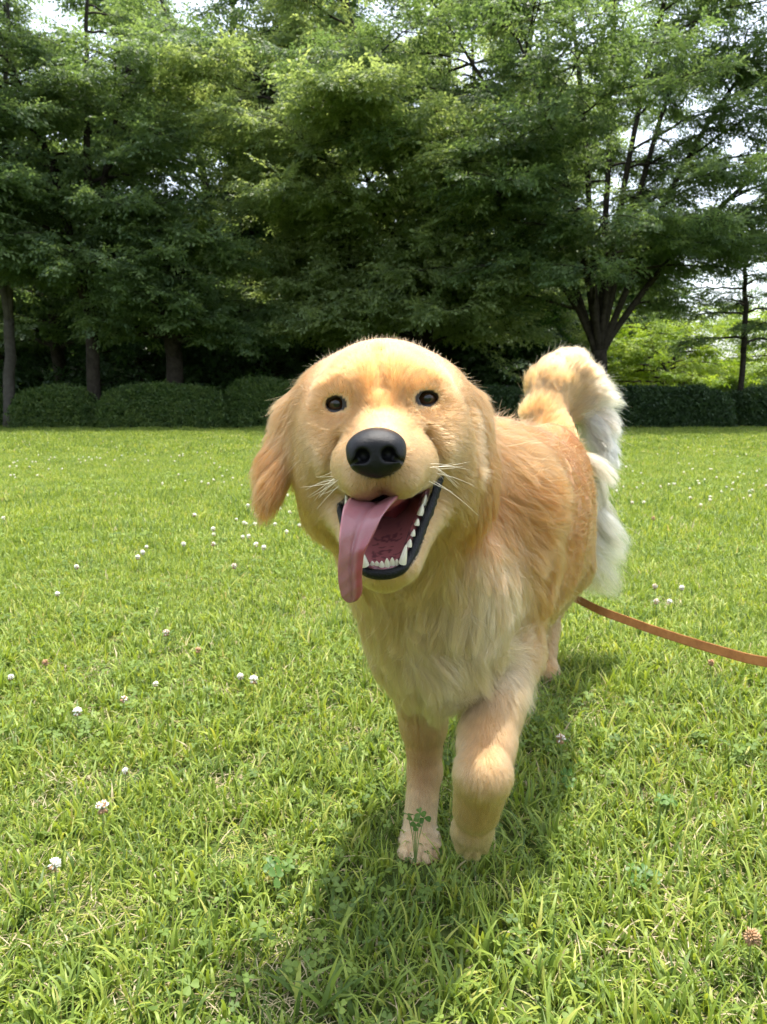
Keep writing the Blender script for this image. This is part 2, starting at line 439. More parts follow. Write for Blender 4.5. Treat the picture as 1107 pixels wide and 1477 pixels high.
def spray_mesh(r, mat, L=.55, n=9, leaf=.075, droop=.25):
    """a flat leafy twig: leaves set alternately on a main stem and two side stems"""
    V, F, c = [], [], 0
    stems = [(np.zeros(3), 0.0, L)]
    for s in (-1, 1):
        for q in (.2, .45):
            stems.append((np.array((L * (q + r.uniform(-.06, .06)), 0, 0)), s * r.uniform(.6, 1.0), L * r.uniform(.45, .62)))
    for o, ang, l in stems:
        d = np.array((math.cos(ang), math.sin(ang), 0))
        tip = o + d * l; tip[2] -= droop * l * .5
        # stem ribbon
        sd = np.array((-d[1], d[0], 0)) * .004
        V.append(np.array([o - sd, o + sd, tip + sd * .3, tip - sd * .3])); F.append(np.arange(4)[None] + c); c += 4
        m = max(4, int(n * l / L))
        for k in range(m):
            t = (k + .6) / m
            p = o + (tip - o) * t
            side = 1 if k % 2 else -1
            a = ang + side * r.uniform(.5, 1.15) * (1 - .5 * t)
            ll = leaf * r.uniform(.75, 1.25); ww = ll * r.uniform(.42, .55)
            ld = np.array((math.cos(a), math.sin(a), r.normal(-.22, .3))); ld /= np.linalg.norm(ld)
            lw = np.cross(ld, (0, 0, 1)); lw /= np.linalg.norm(lw)
            up = np.cross(lw, ld); roll = r.normal(0, .55)
            lw2 = lw * math.cos(roll) + up * math.sin(roll); up2 = np.cross(lw2, ld)
            q0 = p; q1 = p + ld * ll * .45 + lw2 * ww * .5 - up2 * ll * .04; q2 = p + ld * ll - up2 * ll * .12; q3 = p + ld * ll * .45 - lw2 * ww * .5 - up2 * ll * .04
            V.append(np.array([q0, q1, q2, q3])); F.append(np.arange(4)[None] + c); c += 4
    me = mesh_np('leaf_spray', np.concatenate(V), np.concatenate(F), smooth=False)
    me.materials.append(mat); return me
SPRAY = {}
_r = np.random.default_rng(3)
for k, m in LEAF.items():
    for tag_, L, n, lf in (('', .55, 9, .095), ('_fine', .45, 9, .080)):
        col = variants('spray_' + k + tag_, [spray_mesh(_r, m, L, n, lf) for i in range(6)])
        SPRAY[k + tag_] = scatter_tree('foliage_' + k + tag_, col)

def euler_from_dir(D, roll):
    """euler (XYZ) turning +X to D, kept level except for roll"""
    rz = np.arctan2(D[:, 1], D[:, 0]); ry = -np.arcsin(np.clip(D[:, 2], -1, 1))
    return np.stack([roll, ry, rz], -1)
def bez(p0, p1, p2, n):
    t = np.linspace(0, 1, n)[:, None]
    return (1 - t) ** 2 * p0 + 2 * t * (1 - t) * p1 + t ** 2 * p2

def grow(name, label, cat, base, stems, leaf, seed, bark, limbs=40, reach=(2.5, 5), zlo=.3, up0=.5, sub=10, step=.2,
         trunk_r=.3, crotch=None, profile=None, group=None, spsize=1.0, level=.12, bias=None, droop=.15, mult=1):
    """a tree: trunk and stems as tapered tubes, arching limbs, side branches, and flat leaf sprays carried on them.
    stems: list of top points (relative to the base) that leave the trunk at `crotch` height."""
    r = np.random.default_rng(seed)
    t = empty(name, tuple(base)); tag(t, label, cat, group)
    wood = MB(); fine = MB()
    zc = crotch if crotch is not None else stems[0][2] * .3
    # trunk, flared at the foot and never quite straight
    zz = np.linspace(-.05, zc, 7); wob = np.cumsum(r.normal(0, .03, (7, 2)), 0) * (zc / 3.)**.5
    wob -= wob[0]
    tp = np.column_stack([wob[:, 0], wob[:, 1], zz])
    tr = trunk_r * (1.0 - .18 * zz / max(zc, .1)) * (1 + .55 * np.exp(-zz / .25))
    wood.tube(tp, tr, 12)
    top = tp[-1]
    SP, SD, SR = [], [], []
    paths = []
    for s in stems:
        s = np.array(s, float); s[:2] += top[:2]
        mid = top + (s - top) * .45 + np.array((0, 0, (s[2] - top[2]) * .10)) - np.array([*((s - top)[:2] * .16), 0])
        p = bez(top - np.array((0, 0, .25)), mid, s, 14)
        p[1:] += np.cumsum(r.normal(0, .05, (13, 3)), 0) * .7
        r0 = trunk_r * (.80 if len(stems) == 1 else 1.05 / math.sqrt(len(stems)))
        rad = r0 * (1 - np.linspace(0, 1, 14)) ** .8 + .018
        wood.tube(p, rad, 8)
        paths.append((p, rad))
    zmax = max(s[2] for s in stems)
    for i in range(limbs):
        p, rad = paths[i % len(paths)]
        f = zlo + (1 - zlo) * ((i // len(paths)) + r.uniform(0, 1)) / max(1, limbs // len(paths))
        f = min(f, .97)
        k = f * 13; k0 = int(k); o = p[k0] + (p[min(k0 + 1, 13)] - p[k0]) * (k - k0)
        az = r.uniform(0, 2 * np.pi) if len(paths) == 1 else math.atan2(*(p[-1] - top)[1::-1]) + r.normal(0, 1.15)
        if len(paths) == 1: az = i * 2.4 + r.normal(0, .35)
        if bias is not None and r.uniform() < bias[1]: az = bias[0] + r.normal(0, .5)
        g = (o[2] - zc) / max(.1, zmax - zc)
        L = r.uniform(*reach) * (profile(g) if profile else (1.05 - .75 * g))
        el = up0 * r.uniform(.6, 1.3)
        h = np.array((math.cos(az), math.sin(az)))
        p1 = o + np.array([*(h * L * .5), L * .5 * math.tan(el)])
        p2 = o + np.array([*(h * L), L * math.tan(el) * .62 - L * droop])
        lp = bez(o, p1, p2, 10); lp[1:] += np.cumsum(r.normal(0, .03, (9, 3)), 0)
        lr = max(.02, rad[k0] * .42) * (1 - np.linspace(0, 1, 10)) ** .7 + .007
        wood.tube(lp, lr, 6)
        ns = max(4, int(sub * L / 3.5))
        for j in range(ns):
            q = .22 + .78 * (j + r.uniform(0, 1)) / ns; kk = min(q, .999) * 9; a0 = int(kk)
            b = lp[a0] + (lp[a0 + 1] - lp[a0]) * (kk - a0)
            side = 1 if j % 2 else -1
            a = az + side * r.uniform(.35, 1.25)
            l = L * r.uniform(.2, .42) * (1.15 - .6 * q) + .35
            d = np.array((math.cos(a), math.sin(a), r.normal(.02, .16)))
            e = b + d * l; e[2] -= .10 * l * l
            fine.tube(bez(b, b + d * l * .5 + np.array((0, 0, .04)), e, 4), np.array([.016, .012, .009, .005]), 3, cap=False)
            m = max(2, int(l / step * 2.0)) * mult
            ts = (np.arange(m) + r.uniform(0, 1, m)) / m
            ts = np.clip(ts, .08, 1)
            pp = b + (e - b) * ts[:, None] + r.normal(0, .07, (m, 3)) * np.array((1, 1, .8))
            aa = a + r.normal(0, .75, m)
            dd = np.stack([np.cos(aa), np.sin(aa), r.normal(-.12, level * 2.0, m)], -1); dd /= np.linalg.norm(dd, axis=1)[:, None]
            SP.append(pp); SD.append(dd); SR.append(r.normal(0, .5, m))
    w = obj('trunk', wood.mesh('trunk'), bark, t)
    tw = obj('branches', fine.mesh('branches'), bark, t)
    tag(tw, kind='stuff')
    SP = np.concatenate(SP); SD = np.concatenate(SD); SR = np.concatenate(SR)
    n = len(SP)
    cr = scatter('crown', SP, euler_from_dir(SD, SR), r.uniform(.85, 1.4, n) * spsize, r.integers(0, 6, n), SPRAY[leaf], t)
    tag(cr, kind='stuff')
    return t, n

NS = 0
def at(px, Y): return (Q(px, 590, Y)[0], Y, 0)
# the big spreading tree on the right: short stout trunk, a fan of stems
t, n = grow('zelkova_tree', 'large spreading tree with fanning dark stems, right of the dog', 'tree', at(866, 22),
     [(-7.5, -1.5, 9.0), (-5.2, -.8, 11.5), (-3.4, 1.0, 13.5), (-1.6, -.6, 14.5), (.2, .5, 15.5), (1.9, -.8, 15), (3.6, .6, 14), (5.6, -.6, 12.5), (7.4, .4, 9.5), (-3.4, -3.8, 9.5)],
     'mid_fine', 21, bark_dark, limbs=140, reach=(2.2, 4.2), zlo=.16, up0=.38, sub=11, step=.195, trunk_r=.27, crotch=2.3,
     profile=lambda g: 1.1 - .3 * g, level=.15, droop=.16); NS += n
# tree behind the dog, pale leaves in the sun, crown leaning to the left
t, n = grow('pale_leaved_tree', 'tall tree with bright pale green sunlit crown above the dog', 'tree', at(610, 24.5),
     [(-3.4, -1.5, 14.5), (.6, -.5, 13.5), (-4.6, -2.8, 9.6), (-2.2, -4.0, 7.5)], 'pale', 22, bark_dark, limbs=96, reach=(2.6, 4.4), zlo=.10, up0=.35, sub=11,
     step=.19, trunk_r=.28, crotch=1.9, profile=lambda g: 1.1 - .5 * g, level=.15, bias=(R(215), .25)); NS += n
t, n = grow('broadleaf_tree', 'tree with low dark trunk rising behind the long middle hedge', 'tree', at(253, 23),
     [(-.6, -.4, 6.4), (1.0, -.8, 5.6)], 'blue', 23, bark_dark, limbs=40, reach=(1.8, 3.0), zlo=.12, up0=.28, sub=10, step=.17,
     trunk_r=.30, crotch=2.3, profile=lambda g: 1.05 - .45 * g); NS += n
t, n = grow('broadleaf_tree', 'tall slim-trunked tree between the first and second hedge', 'tree', at(140, 22.2),
     [(.2, .3, 13.5), (-1.6, -.8, 11), (1.7, -.6, 10.5)], 'mid', 24, bark_dark, limbs=78, reach=(1.8, 3.2), zlo=.06, up0=.4, sub=10, step=.19,
     trunk_r=.21, crotch=3.4, profile=lambda g: .9 + .35 * g - .55 * g * g); NS += n
t, n = grow('broadleaf_tree', 'tree with pale grey trunk at the left border of the lawn', 'tree', at(17, 22),
     [(-1.8, .5, 14), (.9, -.4, 13.5), (-.4, -1.8, 10)], 'blue', 25, bark_grey, limbs=60, reach=(2.2, 3.8), zlo=.10, up0=.35, sub=10, step=.19,
     trunk_r=.17, crotch=3.2, profile=lambda g: 1.0 - .4 * g); NS += n
t, n = grow('tall_back_tree', 'very tall tree with hazy green leaves at the back, left of centre', 'tree', at(330, 30),
     [(-2.5, 0, 17), (.3, .5, 20), (2.8, -.6, 17)], 'blue', 26, bark_dark, limbs=110, reach=(2.8, 4.4), zlo=.0, up0=.35, sub=9, step=.26,
     trunk_r=.32, crotch=4, profile=lambda g: 1.05 - .45 * g, spsize=1.35); NS += n
t, n = grow('tall_back_tree', 'tall tree standing behind the left border trees', 'tree', at(90, 31),
     [(0, 0, 14.5)], 'mid', 27, bark_dark, limbs=50, reach=(2.8, 4.4), zlo=.0, up0=.3, sub=9, step=.26,
     trunk_r=.3, crotch=3, profile=lambda g: 1.0 - .4 * g, spsize=1.35); NS += n
t, n = grow('tall_back_tree', 'tall tree seen through the gap behind the spreading tree', 'tree', at(700, 31),
     [(-1.0, 0, 15.5), (2, .5, 14)], 'pale', 28, bark_dark, limbs=56, reach=(2.8, 4.4), zlo=.0, up0=.3, sub=9, step=.26,
     trunk_r=.3, crotch=3, profile=lambda g: 1.0 - .4 * g, spsize=1.35); NS += n
t, n = grow('slim_tree', 'slim straight tree at the far right above the dark hedge', 'tree', at(1066, 24),
     [(.1, .2, 6.6)], 'mid_fine', 29, bark_dark, limbs=26, reach=(1.2, 2.2), zlo=.05, up0=.3, sub=9, step=.2,
     trunk_r=.10, crotch=2.6, profile=lambda g: 1.0 - .45 * g); NS += n
t, n = grow('yellow_green_tree', 'low sunlit yellow-green tree beyond the right-hand hedge', 'tree', at(960, 30),
     [(-1.2, 0, 4.2), (1.2, .3, 4.6)], 'yellow', 30, bark_dark, limbs=34, reach=(1.6, 2.8), zlo=.0, up0=.2, sub=9, step=.2,
     trunk_r=.14, crotch=1.6, profile=lambda g: 1.0 - .3 * g); NS += n
t, n = grow('yellow_green_tree', 'sunlit yellow-green tree at the right edge beyond the hedge', 'tree', at(1130, 33),
     [(-1.0, 0, 5.0), (1.4, .3, 5.6)], 'yellow', 31, bark_dark, limbs=34, reach=(1.8, 3.0), zlo=.0, up0=.2, sub=9, step=.22,
     trunk_r=.16, crotch=1.6, profile=lambda g: 1.0 - .3 * g); NS += n
t, n = grow('tall_back_tree', 'tall mid-green tree closing the gap left of the pale crown', 'tree', at(415, 33),
     [(-2.2, 0, 16), (2.0, .3, 18)], 'mid', 34, bark_dark, limbs=80, reach=(3.0, 4.6), zlo=.0, up0=.35, sub=9, step=.28,
     trunk_r=.3, crotch=3, profile=lambda g: 1.0 - .35 * g, spsize=1.4); NS += n
# trees beyond the right and left borders of the picture, so the wood goes on
t, n = grow('broadleaf_tree', 'tree crown reaching in at the top right corner', 'tree', at(1330, 24),
     [(-1.6, -.5, 12), (1.6, 0, 12)], 'mid', 32, bark_dark, limbs=46, reach=(2.6, 4.4), zlo=.1, up0=.35, sub=9, step=.21,
     trunk_r=.3, crotch=3.5, profile=lambda g: 1.0 - .4 * g); NS += n
t, n = grow('broadleaf_tree', 'tree crown reaching in past the left edge', 'tree', at(-190, 23),
     [(-1.6, -.5, 13), (1.6, 0, 12)], 'mid', 33, bark_dark, limbs=46, reach=(2.6, 4.2), zlo=.1, up0=.35, sub=9, step=.21,
     trunk_r=.3, crotch=3, profile=lambda g: 1.0 - .4 * g); NS += n
# the dark wood behind: evergreens with leaves down to the ground
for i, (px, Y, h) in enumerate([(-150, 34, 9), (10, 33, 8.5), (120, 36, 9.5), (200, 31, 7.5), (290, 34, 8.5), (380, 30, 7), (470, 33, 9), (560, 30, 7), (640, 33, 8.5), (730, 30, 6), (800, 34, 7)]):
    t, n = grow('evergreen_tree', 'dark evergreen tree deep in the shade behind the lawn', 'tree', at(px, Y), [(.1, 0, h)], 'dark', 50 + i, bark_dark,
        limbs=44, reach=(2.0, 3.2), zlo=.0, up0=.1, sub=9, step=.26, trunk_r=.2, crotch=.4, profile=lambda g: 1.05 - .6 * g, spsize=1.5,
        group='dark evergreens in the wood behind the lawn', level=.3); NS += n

# a far wooded mass that closes the wood at its back
def far_wood():
    r = np.random.default_rng(90)
    n = 26000
    x = r.uniform(-48, 16, n); y = 40 + r.uniform(0, 5, n)
    top = 7.5 + 3 * value_noise(x, x * 0, 4, 4) + 2 * value_noise(x, x * 0, 1.5, 8)
    z = r.uniform(0, 1, n) * top
    a = r.uniform(0, 6.28, n); D = np.stack([np.cos(a), np.sin(a), r.normal(0, .3, n)], -1); D /= np.linalg.norm(D, axis=1)[:, None]
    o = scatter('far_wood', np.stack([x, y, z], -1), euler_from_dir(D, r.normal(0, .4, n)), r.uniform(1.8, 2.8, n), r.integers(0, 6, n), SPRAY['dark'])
    tag(o, 'dark mass of woodland foliage closing the view behind the trees', 'woodland', kind='stuff')
    n = 9000
    x = r.uniform(12, 60, n); y = 52 + r.uniform(0, 6, n)
    top = 3.0 + 1.6 * value_noise(x, x * 0, 4, 14) + .8 * value_noise(x, x * 0, 1.5, 18)
    z = r.uniform(0, 1, n) * top
    a = r.uniform(0, 6.28, n); D = np.stack([np.cos(a), np.sin(a), r.normal(0, .3, n)], -1); D /= np.linalg.norm(D, axis=1)[:, None]
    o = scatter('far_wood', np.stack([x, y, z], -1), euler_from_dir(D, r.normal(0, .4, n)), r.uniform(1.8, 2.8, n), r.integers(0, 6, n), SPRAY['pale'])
    tag(o, 'lighter far woodland seen low at the right beyond the hedge', 'woodland', kind='stuff')
far_wood()

# ================================================================== HEDGES
def shrub_twig(r, mat):
    V, F, c = [], [], 0
    for k in range(16):
        t = r.uniform(0, 1); p = np.array((r.normal(0, .03), r.normal(0, .03), t * .16))
        a = r.uniform(0, 6.28); el = r.uniform(-.2, 1.1)
        ld = np.array((math.cos(a) * math.cos(el), math.sin(a) * math.cos(el), math.sin(el)))
        lw = np.cross(ld, r.normal(0, 1, 3)); lw /= np.linalg.norm(lw)
        l = r.uniform(.04, .075); w_ = l * .5
        V.append(np.array([p, p + ld * l * .5 + lw * w_ * .5, p + ld * l, p + ld * l * .5 - lw * w_ * .5])); F.append(np.arange(4)[None] + c); c += 4
    me = mesh_np('twig', np.concatenate(V), np.concatenate(F), smooth=False); me.materials.append(mat); return me
hedge_leaf = leaf_mat('hedge_leaf', [(0, (.05, .095, .026)), (.5, (.085, .145, .036)), (1, (.14, .20, .05))], .3, (1.3, 1.4, .5), .45, gloss=.4)  # lightened: sun partly reaching the hedges is put into the colour
hedge_leaf_d = leaf_mat('hedge_leaf_dark', [(0, (.022, .05, .018)), (.5, (.038, .075, .025)), (1, (.06, .105, .032))], .25, (1.3, 1.4, .5), .45, gloss=.4)  # darker copy of the hedge leaf, shade put into its colour
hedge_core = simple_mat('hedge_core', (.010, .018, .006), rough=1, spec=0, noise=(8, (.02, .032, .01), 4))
_hr = np.random.default_rng(5)
HT = scatter_tree('hedge_twigs', variants('hedge_twigs', [shrub_twig(_hr, hedge_leaf) for i in range(5)]))
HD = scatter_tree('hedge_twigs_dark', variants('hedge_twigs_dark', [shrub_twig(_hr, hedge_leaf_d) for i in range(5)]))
def hedge(px0, px1, Y, h, depth, label, seed, g, group='low clipped hedges along the lawn edge'):
    r = np.random.default_rng(seed)
    x0, x1 = Q(px0, 590, Y)[0], Q(px1, 590, Y)[0]; L = x1 - x0; cx = (x0 + x1) / 2
    root = empty('hedge', (cx, Y, 0)); tag(root, label, 'hedge', group)
    # rounded solid core of twigs and shade, and leaf twigs all over it
    nu, nv = 48, 20
    u = np.linspace(0, 2 * np.pi, nu, endpoint=False); v = np.linspace(0, np.pi / 2, nv)
    U, Vv = np.meshgrid(u, v, indexing='ij')
    ex = .45
    sx = np.sign(np.cos(U)) * np.abs(np.cos(U)) ** ex; sy = np.sign(np.sin(U)) * np.abs(np.sin(U)) ** ex
    cz = np.cos(Vv) ** .35; sz = np.sin(Vv) ** .7
    lump = 1 + .05 * np.sin(U * 5 + seed) * np.sin(Vv * 3) + .04 * np.sin(U * 11 + seed * 2)
    X = sx * cz * L / 2 * lump; Y_ = sy * cz * depth / 2 * lump; Z = sz * h * (1 + .03 * np.sin(X * 3 + seed) + .02 * np.sin(X * 9))
    P = np.stack([X, Y_, Z], -1)
    V = P.reshape(-1, 3)
    i = np.arange(nu)[:, None]; j = np.arange(nv - 1)[None, :]; i2 = (i + 1) % nu
    F = np.stack([i * nv + j, i2 * nv + j, i2 * nv + j + 1, i * nv + j + 1], -1).reshape(-1, 4)
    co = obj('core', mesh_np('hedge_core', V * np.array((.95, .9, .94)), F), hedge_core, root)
    A = V[F[:, 0]]; B = V[F[:, 1]]; Cc = V[F[:, 2]]; D_ = V[F[:, 3]]
    nrm = np.cross(Cc - A, D_ - B); ar = np.linalg.norm(nrm, axis=1) / 2; nrm /= (2 * ar[:, None] + 1e-12)
    cen = (A + B + Cc + D_) / 4
    s = np.sign(np.sum(nrm * (cen - np.array((0, 0, h * .3))), 1)); nrm *= s[:, None]
    n = int(ar.sum() * 420)
    k = r.choice(len(F), n, p=ar / ar.sum()); a, b = r.uniform(0, 1, (2, n, 1))
    pos = (A[k] * (1 - a) + B[k] * a) * (1 - b) + (D_[k] * (1 - a) + Cc[k] * a) * b
    pos += nrm[k] * r.uniform(-.06, .05, (n, 1)) + r.normal(0, .03, (n, 3))
    d = nrm[k] + r.normal(0, .45, (n, 3)) + np.array((0, 0, .35)); d /= np.linalg.norm(d, axis=1)[:, None]
    # twig +Z to d
    rx = np.arccos(np.clip(d[:, 2], -1, 1)); rz = np.arctan2(d[:, 1], d[:, 0]) + np.pi / 2
    fo = scatter('foliage', pos, np.stack([rx, np.zeros(n), rz], -1), r.uniform(.8, 1.3, n), r.integers(0, 5, n), g, root)
    tag(fo, kind='stuff')
    return root
hedge(30, 143, 22.2, 1.02, 1.3, 'first low rounded hedge from the left, beside the slim tree trunk', 1, HT)
hedge(154, 320, 22.0, 1.10, 1.4, 'long rounded hedge in the middle of the left hedge row', 2, HT)
hedge(331, 440, 22.4, 1.28, 1.4, 'third hedge of the row, half hidden behind the dog ear', 3, HT)
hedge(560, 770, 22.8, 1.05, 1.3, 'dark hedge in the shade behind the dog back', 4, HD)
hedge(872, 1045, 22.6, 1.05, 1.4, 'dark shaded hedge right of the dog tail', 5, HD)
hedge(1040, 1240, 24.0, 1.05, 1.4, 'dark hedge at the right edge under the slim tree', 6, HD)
hedge(1010, 1300, 30.0, 1.55, 1.6, 'sunlit pale green hedge farther back at the right edge', 7, SPRAY['yellow'] if False else HT, group=None)
hedge(-260, 10, 22.6, 1.1, 1.3, 'hedge at the left edge behind the grey trunk', 8, HT)
# ================================================================== DOG
# ---- signed distance pieces: tapered capsules and ellipsoids, blended into ONE continuous body surface
class Prim:
    def __init__(s, kind, a, b=None, r0=0, r1=0, rad=None, ax=None, k=.02, carve=False, flow=None, ln=.03, lift=.25, col=None, w=1.0, soft=.012, solid=True, dens=None):
        s.kind = kind; s.a = np.asarray(a, float); s.b = None if b is None else np.asarray(b, float)
        s.r0, s.r1, s.k, s.carve, s.flow, s.ln, s.lift, s.col, s.w, s.soft, s.solid = r0, r1, k, carve, flow, ln, lift, col, w, soft, solid
        s.rad = None if rad is None else np.asarray(rad, float); s.ax = np.eye(3) if ax is None else np.asarray(ax, float)  # columns = axes
        s.dens = dens
    def bounds(s, m):
        if s.kind == 'cap':
            lo = np.minimum(s.a - s.r0, s.b - s.r1); hi = np.maximum(s.a + s.r0, s.b + s.r1)
        else:
            e = np.abs(s.ax) @ s.rad; lo = s.a - e; hi = s.a + e
        return lo - m, hi + m
    def d(s, X, Y, Z):
        if s.kind == 'cap':
            v = s.b - s.a; L2 = v @ v
            px, py, pz = X - s.a[0], Y - s.a[1], Z - s.a[2]
            t = np.clip((px * v[0] + py * v[1] + pz * v[2]) / L2, 0, 1)
            return np.sqrt((px - t * v[0]) ** 2 + (py - t * v[1]) ** 2 + (pz - t * v[2]) ** 2) - (s.r0 + (s.r1 - s.r0) * t)
        px, py, pz = X - s.a[0], Y - s.a[1], Z - s.a[2]
        q = [(px * s.ax[0, i] + py * s.ax[1, i] + pz * s.ax[2, i]) for i in range(3)]
        k0 = np.sqrt(sum((q[i] / s.rad[i]) ** 2 for i in range(3)))
        k1 = np.sqrt(sum((q[i] / s.rad[i] ** 2) ** 2 for i in range(3)))
        return k0 * (k0 - 1) / np.maximum(k1, 1e-6)
def smin(a, b, k):
    h = np.maximum(k - np.abs(a - b), 0) / k
    return np.minimum(a, b) - h * h * k * .25
def field(prims, xs, ys, zs):
    F = np.full((len(xs), len(ys), len(zs)), .5, np.float32)
    for p in [q for q in prims if not q.carve] + [q for q in prims if q.carve]:
        if not p.solid: continue
        lo, hi = p.bounds(.03 + p.k)
        sl = []
        for ax, l, h in ((xs, lo[0], hi[0]), (ys, lo[1], hi[1]), (zs, lo[2], hi[2])):
            i0, i1 = np.searchsorted(ax, l), np.searchsorted(ax, h); sl.append(slice(i0, max(i1, i0)))
        x = xs[sl[0]][:, None, None].astype(np.float32); y = ys[sl[1]][None, :, None].astype(np.float32); z = zs[sl[2]][None, None, :].astype(np.float32)
        if x.size == 0 or y.size == 0 or z.size == 0: continue
        D = p.d(x, y, z).astype(np.float32)
        S = F[sl[0], sl[1], sl[2]]
        F[sl[0], sl[1], sl[2]] = -smin(-S, D, p.k) if p.carve else smin(S, D, p.k)
    return F
def surface_nets(F, xs, ys, zs):
    S = F < 0
    nx, ny, nz = F.shape
    c = np.zeros((nx - 1, ny - 1, nz - 1), np.int8)
    for dx in (0, 1):
        for dy in (0, 1):
            for dz in (0, 1):
                c += S[dx:nx - 1 + dx, dy:ny - 1 + dy, dz:nz - 1 + dz]
    act = (c > 0) & (c < 8)
    I, J, K = np.nonzero(act)
    idx = np.full(act.shape, -1, np.int32); idx[I, J, K] = np.arange(len(I))
    acc = np.zeros((len(I), 3)); cnt = np.zeros(len(I))
    corners = [(a, b, d) for a in (0, 1) for b in (0, 1) for d in (0, 1)]
    for i, p in enumerate(corners):
        for q in corners[i + 1:]:
            if sum(abs(p[n] - q[n]) for n in range(3)) != 1: continue
            f0 = F[I + p[0], J + p[1], K + p[2]]; f1 = F[I + q[0], J + q[1], K + q[2]]
            m = (f0 < 0) != (f1 < 0)
            t = np.where(m, f0 / np.where(m, f0 - f1, 1), 0)
            A = np.stack([xs[I + p[0]], ys[J + p[1]], zs[K + p[2]]], -1); B = np.stack([xs[I + q[0]], ys[J + q[1]], zs[K + q[2]]], -1)
            acc += (A + (B - A) * t[:, None]) * m[:, None]; cnt += m
    V = acc / cnt[:, None]
    Fs = []
    for ax in range(3):
        a = [slice(None)] * 3; b = [slice(None)] * 3; a[ax] = slice(0, -1); b[ax] = slice(1, None)
        s0 = S[tuple(a)]; s1 = S[tuple(b)]
        ch = s0 != s1
        o = [n for n in range(3) if n != ax]
        E = np.stack(np.nonzero(ch), -1)
        ok = (E[:, o[0]] > 0) & (E[:, o[1]] > 0) & (E[:, o[0]] < F.shape[o[0]] - 1) & (E[:, o[1]] < F.shape[o[1]] - 1)
        E = E[ok]
        def cell(d0, d1):
            e = E.copy(); e[:, o[0]] += d0; e[:, o[1]] += d1; return idx[e[:, 0], e[:, 1], e[:, 2]]
        q = np.stack([cell(-1, -1), cell(0, -1), cell(0, 0), cell(-1, 0)], -1)
        flip = s0[E[:, 0], E[:, 1], E[:, 2]]
        if ax == 1: flip = ~flip
        q[~flip] = q[~flip][:, ::-1]
        Fs.append(q)
    return V, np.concatenate(Fs)
def sdf_mesh(name, prims, step, margin=.004):
    lo = np.min([p.bounds(margin)[0] for p in prims if not p.carve], 0); hi = np.max([p.bounds(margin)[1] for p in prims if not p.carve], 0)
    ax = [np.arange(lo[i], hi[i] + step, step) for i in range(3)]
    F = field(prims, *ax)
    return mesh_np(name, *surface_nets(F, *ax))
def trilerp(F, axes, P):
    """value and gradient of the sampled field at points P"""
    ii, ff = [], []
    for a, ax in enumerate(axes):
        i = np.clip(np.searchsorted(ax, P[:, a]) - 1, 0, len(ax) - 2); ii.append(i)
        ff.append(np.clip((P[:, a] - ax[i]) / (ax[i + 1] - ax[i]), 0, 1))
    i, j, k = ii; x, y, z = ff
    g = lambda a, b, c: F[i + a, j + b, k + c]
    c000, c100, c010, c110, c001, c101, c011, c111 = g(0,0,0), g(1,0,0), g(0,1,0), g(1,1,0), g(0,0,1), g(1,0,1), g(0,1,1), g(1,1,1)
    x00 = c000 + (c100 - c000) * x; x10 = c010 + (c110 - c010) * x; x01 = c001 + (c101 - c001) * x; x11 = c011 + (c111 - c011) * x
    y0 = x00 + (x10 - x00) * y; y1 = x01 + (x11 - x01) * y
    v = y0 + (y1 - y0) * z
    gx = ((c100 - c000) * (1 - y) * (1 - z) + (c110 - c010) * y * (1 - z) + (c101 - c001) * (1 - y) * z + (c111 - c011) * y * z) / (axes[0][i + 1] - axes[0][i])
    gy = ((x10 - x00) * (1 - z) + (x11 - x01) * z) / (axes[1][j + 1] - axes[1][j])
    gz = (y1 - y0) / (axes[2][k + 1] - axes[2][k])
    G_ = np.stack([gx, gy, gz], -1); G_ /= np.linalg.norm(G_, axis=1)[:, None] + 1e-9
    return v, G_

def lin(c):
    c = np.array(c, float) / 255; return np.where(c <= .04045, c / 12.92, ((c + .055) / 1.055) ** 2.4)
CREAM = lin((210, 182, 138)); PALE = lin((218, 196, 160)) * 1.08; GOLD = lin((192, 146, 90)); TAN = lin((184, 131, 73))
RUST = lin((160, 110, 62)); WHITE = lin((248, 234, 206)) * 1.22; ROSE = lin((205, 170, 134)); LGOLD = lin((204, 164, 114))

# head frame: x to the picture's right, y away from the camera, z up, origin between the eyes
E0 = Q(551, 580, .665); ROLL, YAW = R(3.4), R(-2.0)
_rz = np.array([[math.cos(YAW), -math.sin(YAW), 0], [math.sin(YAW), math.cos(YAW), 0], [0, 0, 1]])
_ry = np.array([[math.cos(ROLL), 0, -math.sin(ROLL)], [0, 1, 0], [math.sin(ROLL), 0, math.cos(ROLL)]])
HR = _ry @ _rz
def h(x, y, z): return E0 + HR @ np.array((x, y, z), float)
def rot_axis(ax, ang):
    return np.array(Matrix.Rotation(ang, 3, ax))
P_ = []
def cap(a, b, r0, r1, **kw): P_.append(Prim('cap', a, b, r0, r1, **kw))
def ell(c, rad, ax=None, **kw): P_.append(Prim('ell', c, rad=rad, ax=ax, **kw))
def hell(c, rad, rx=0, ry=0, rz=0, **kw):
    A = HR @ rot_axis('Z', R(rz)) @ rot_axis('Y', R(ry)) @ rot_axis('X', R(rx)); ell(h(*c), rad, A, **kw)
UPB = HR @ np.array((0, .7, .7)); BACK = HR @ np.array((0, 1, -.05))
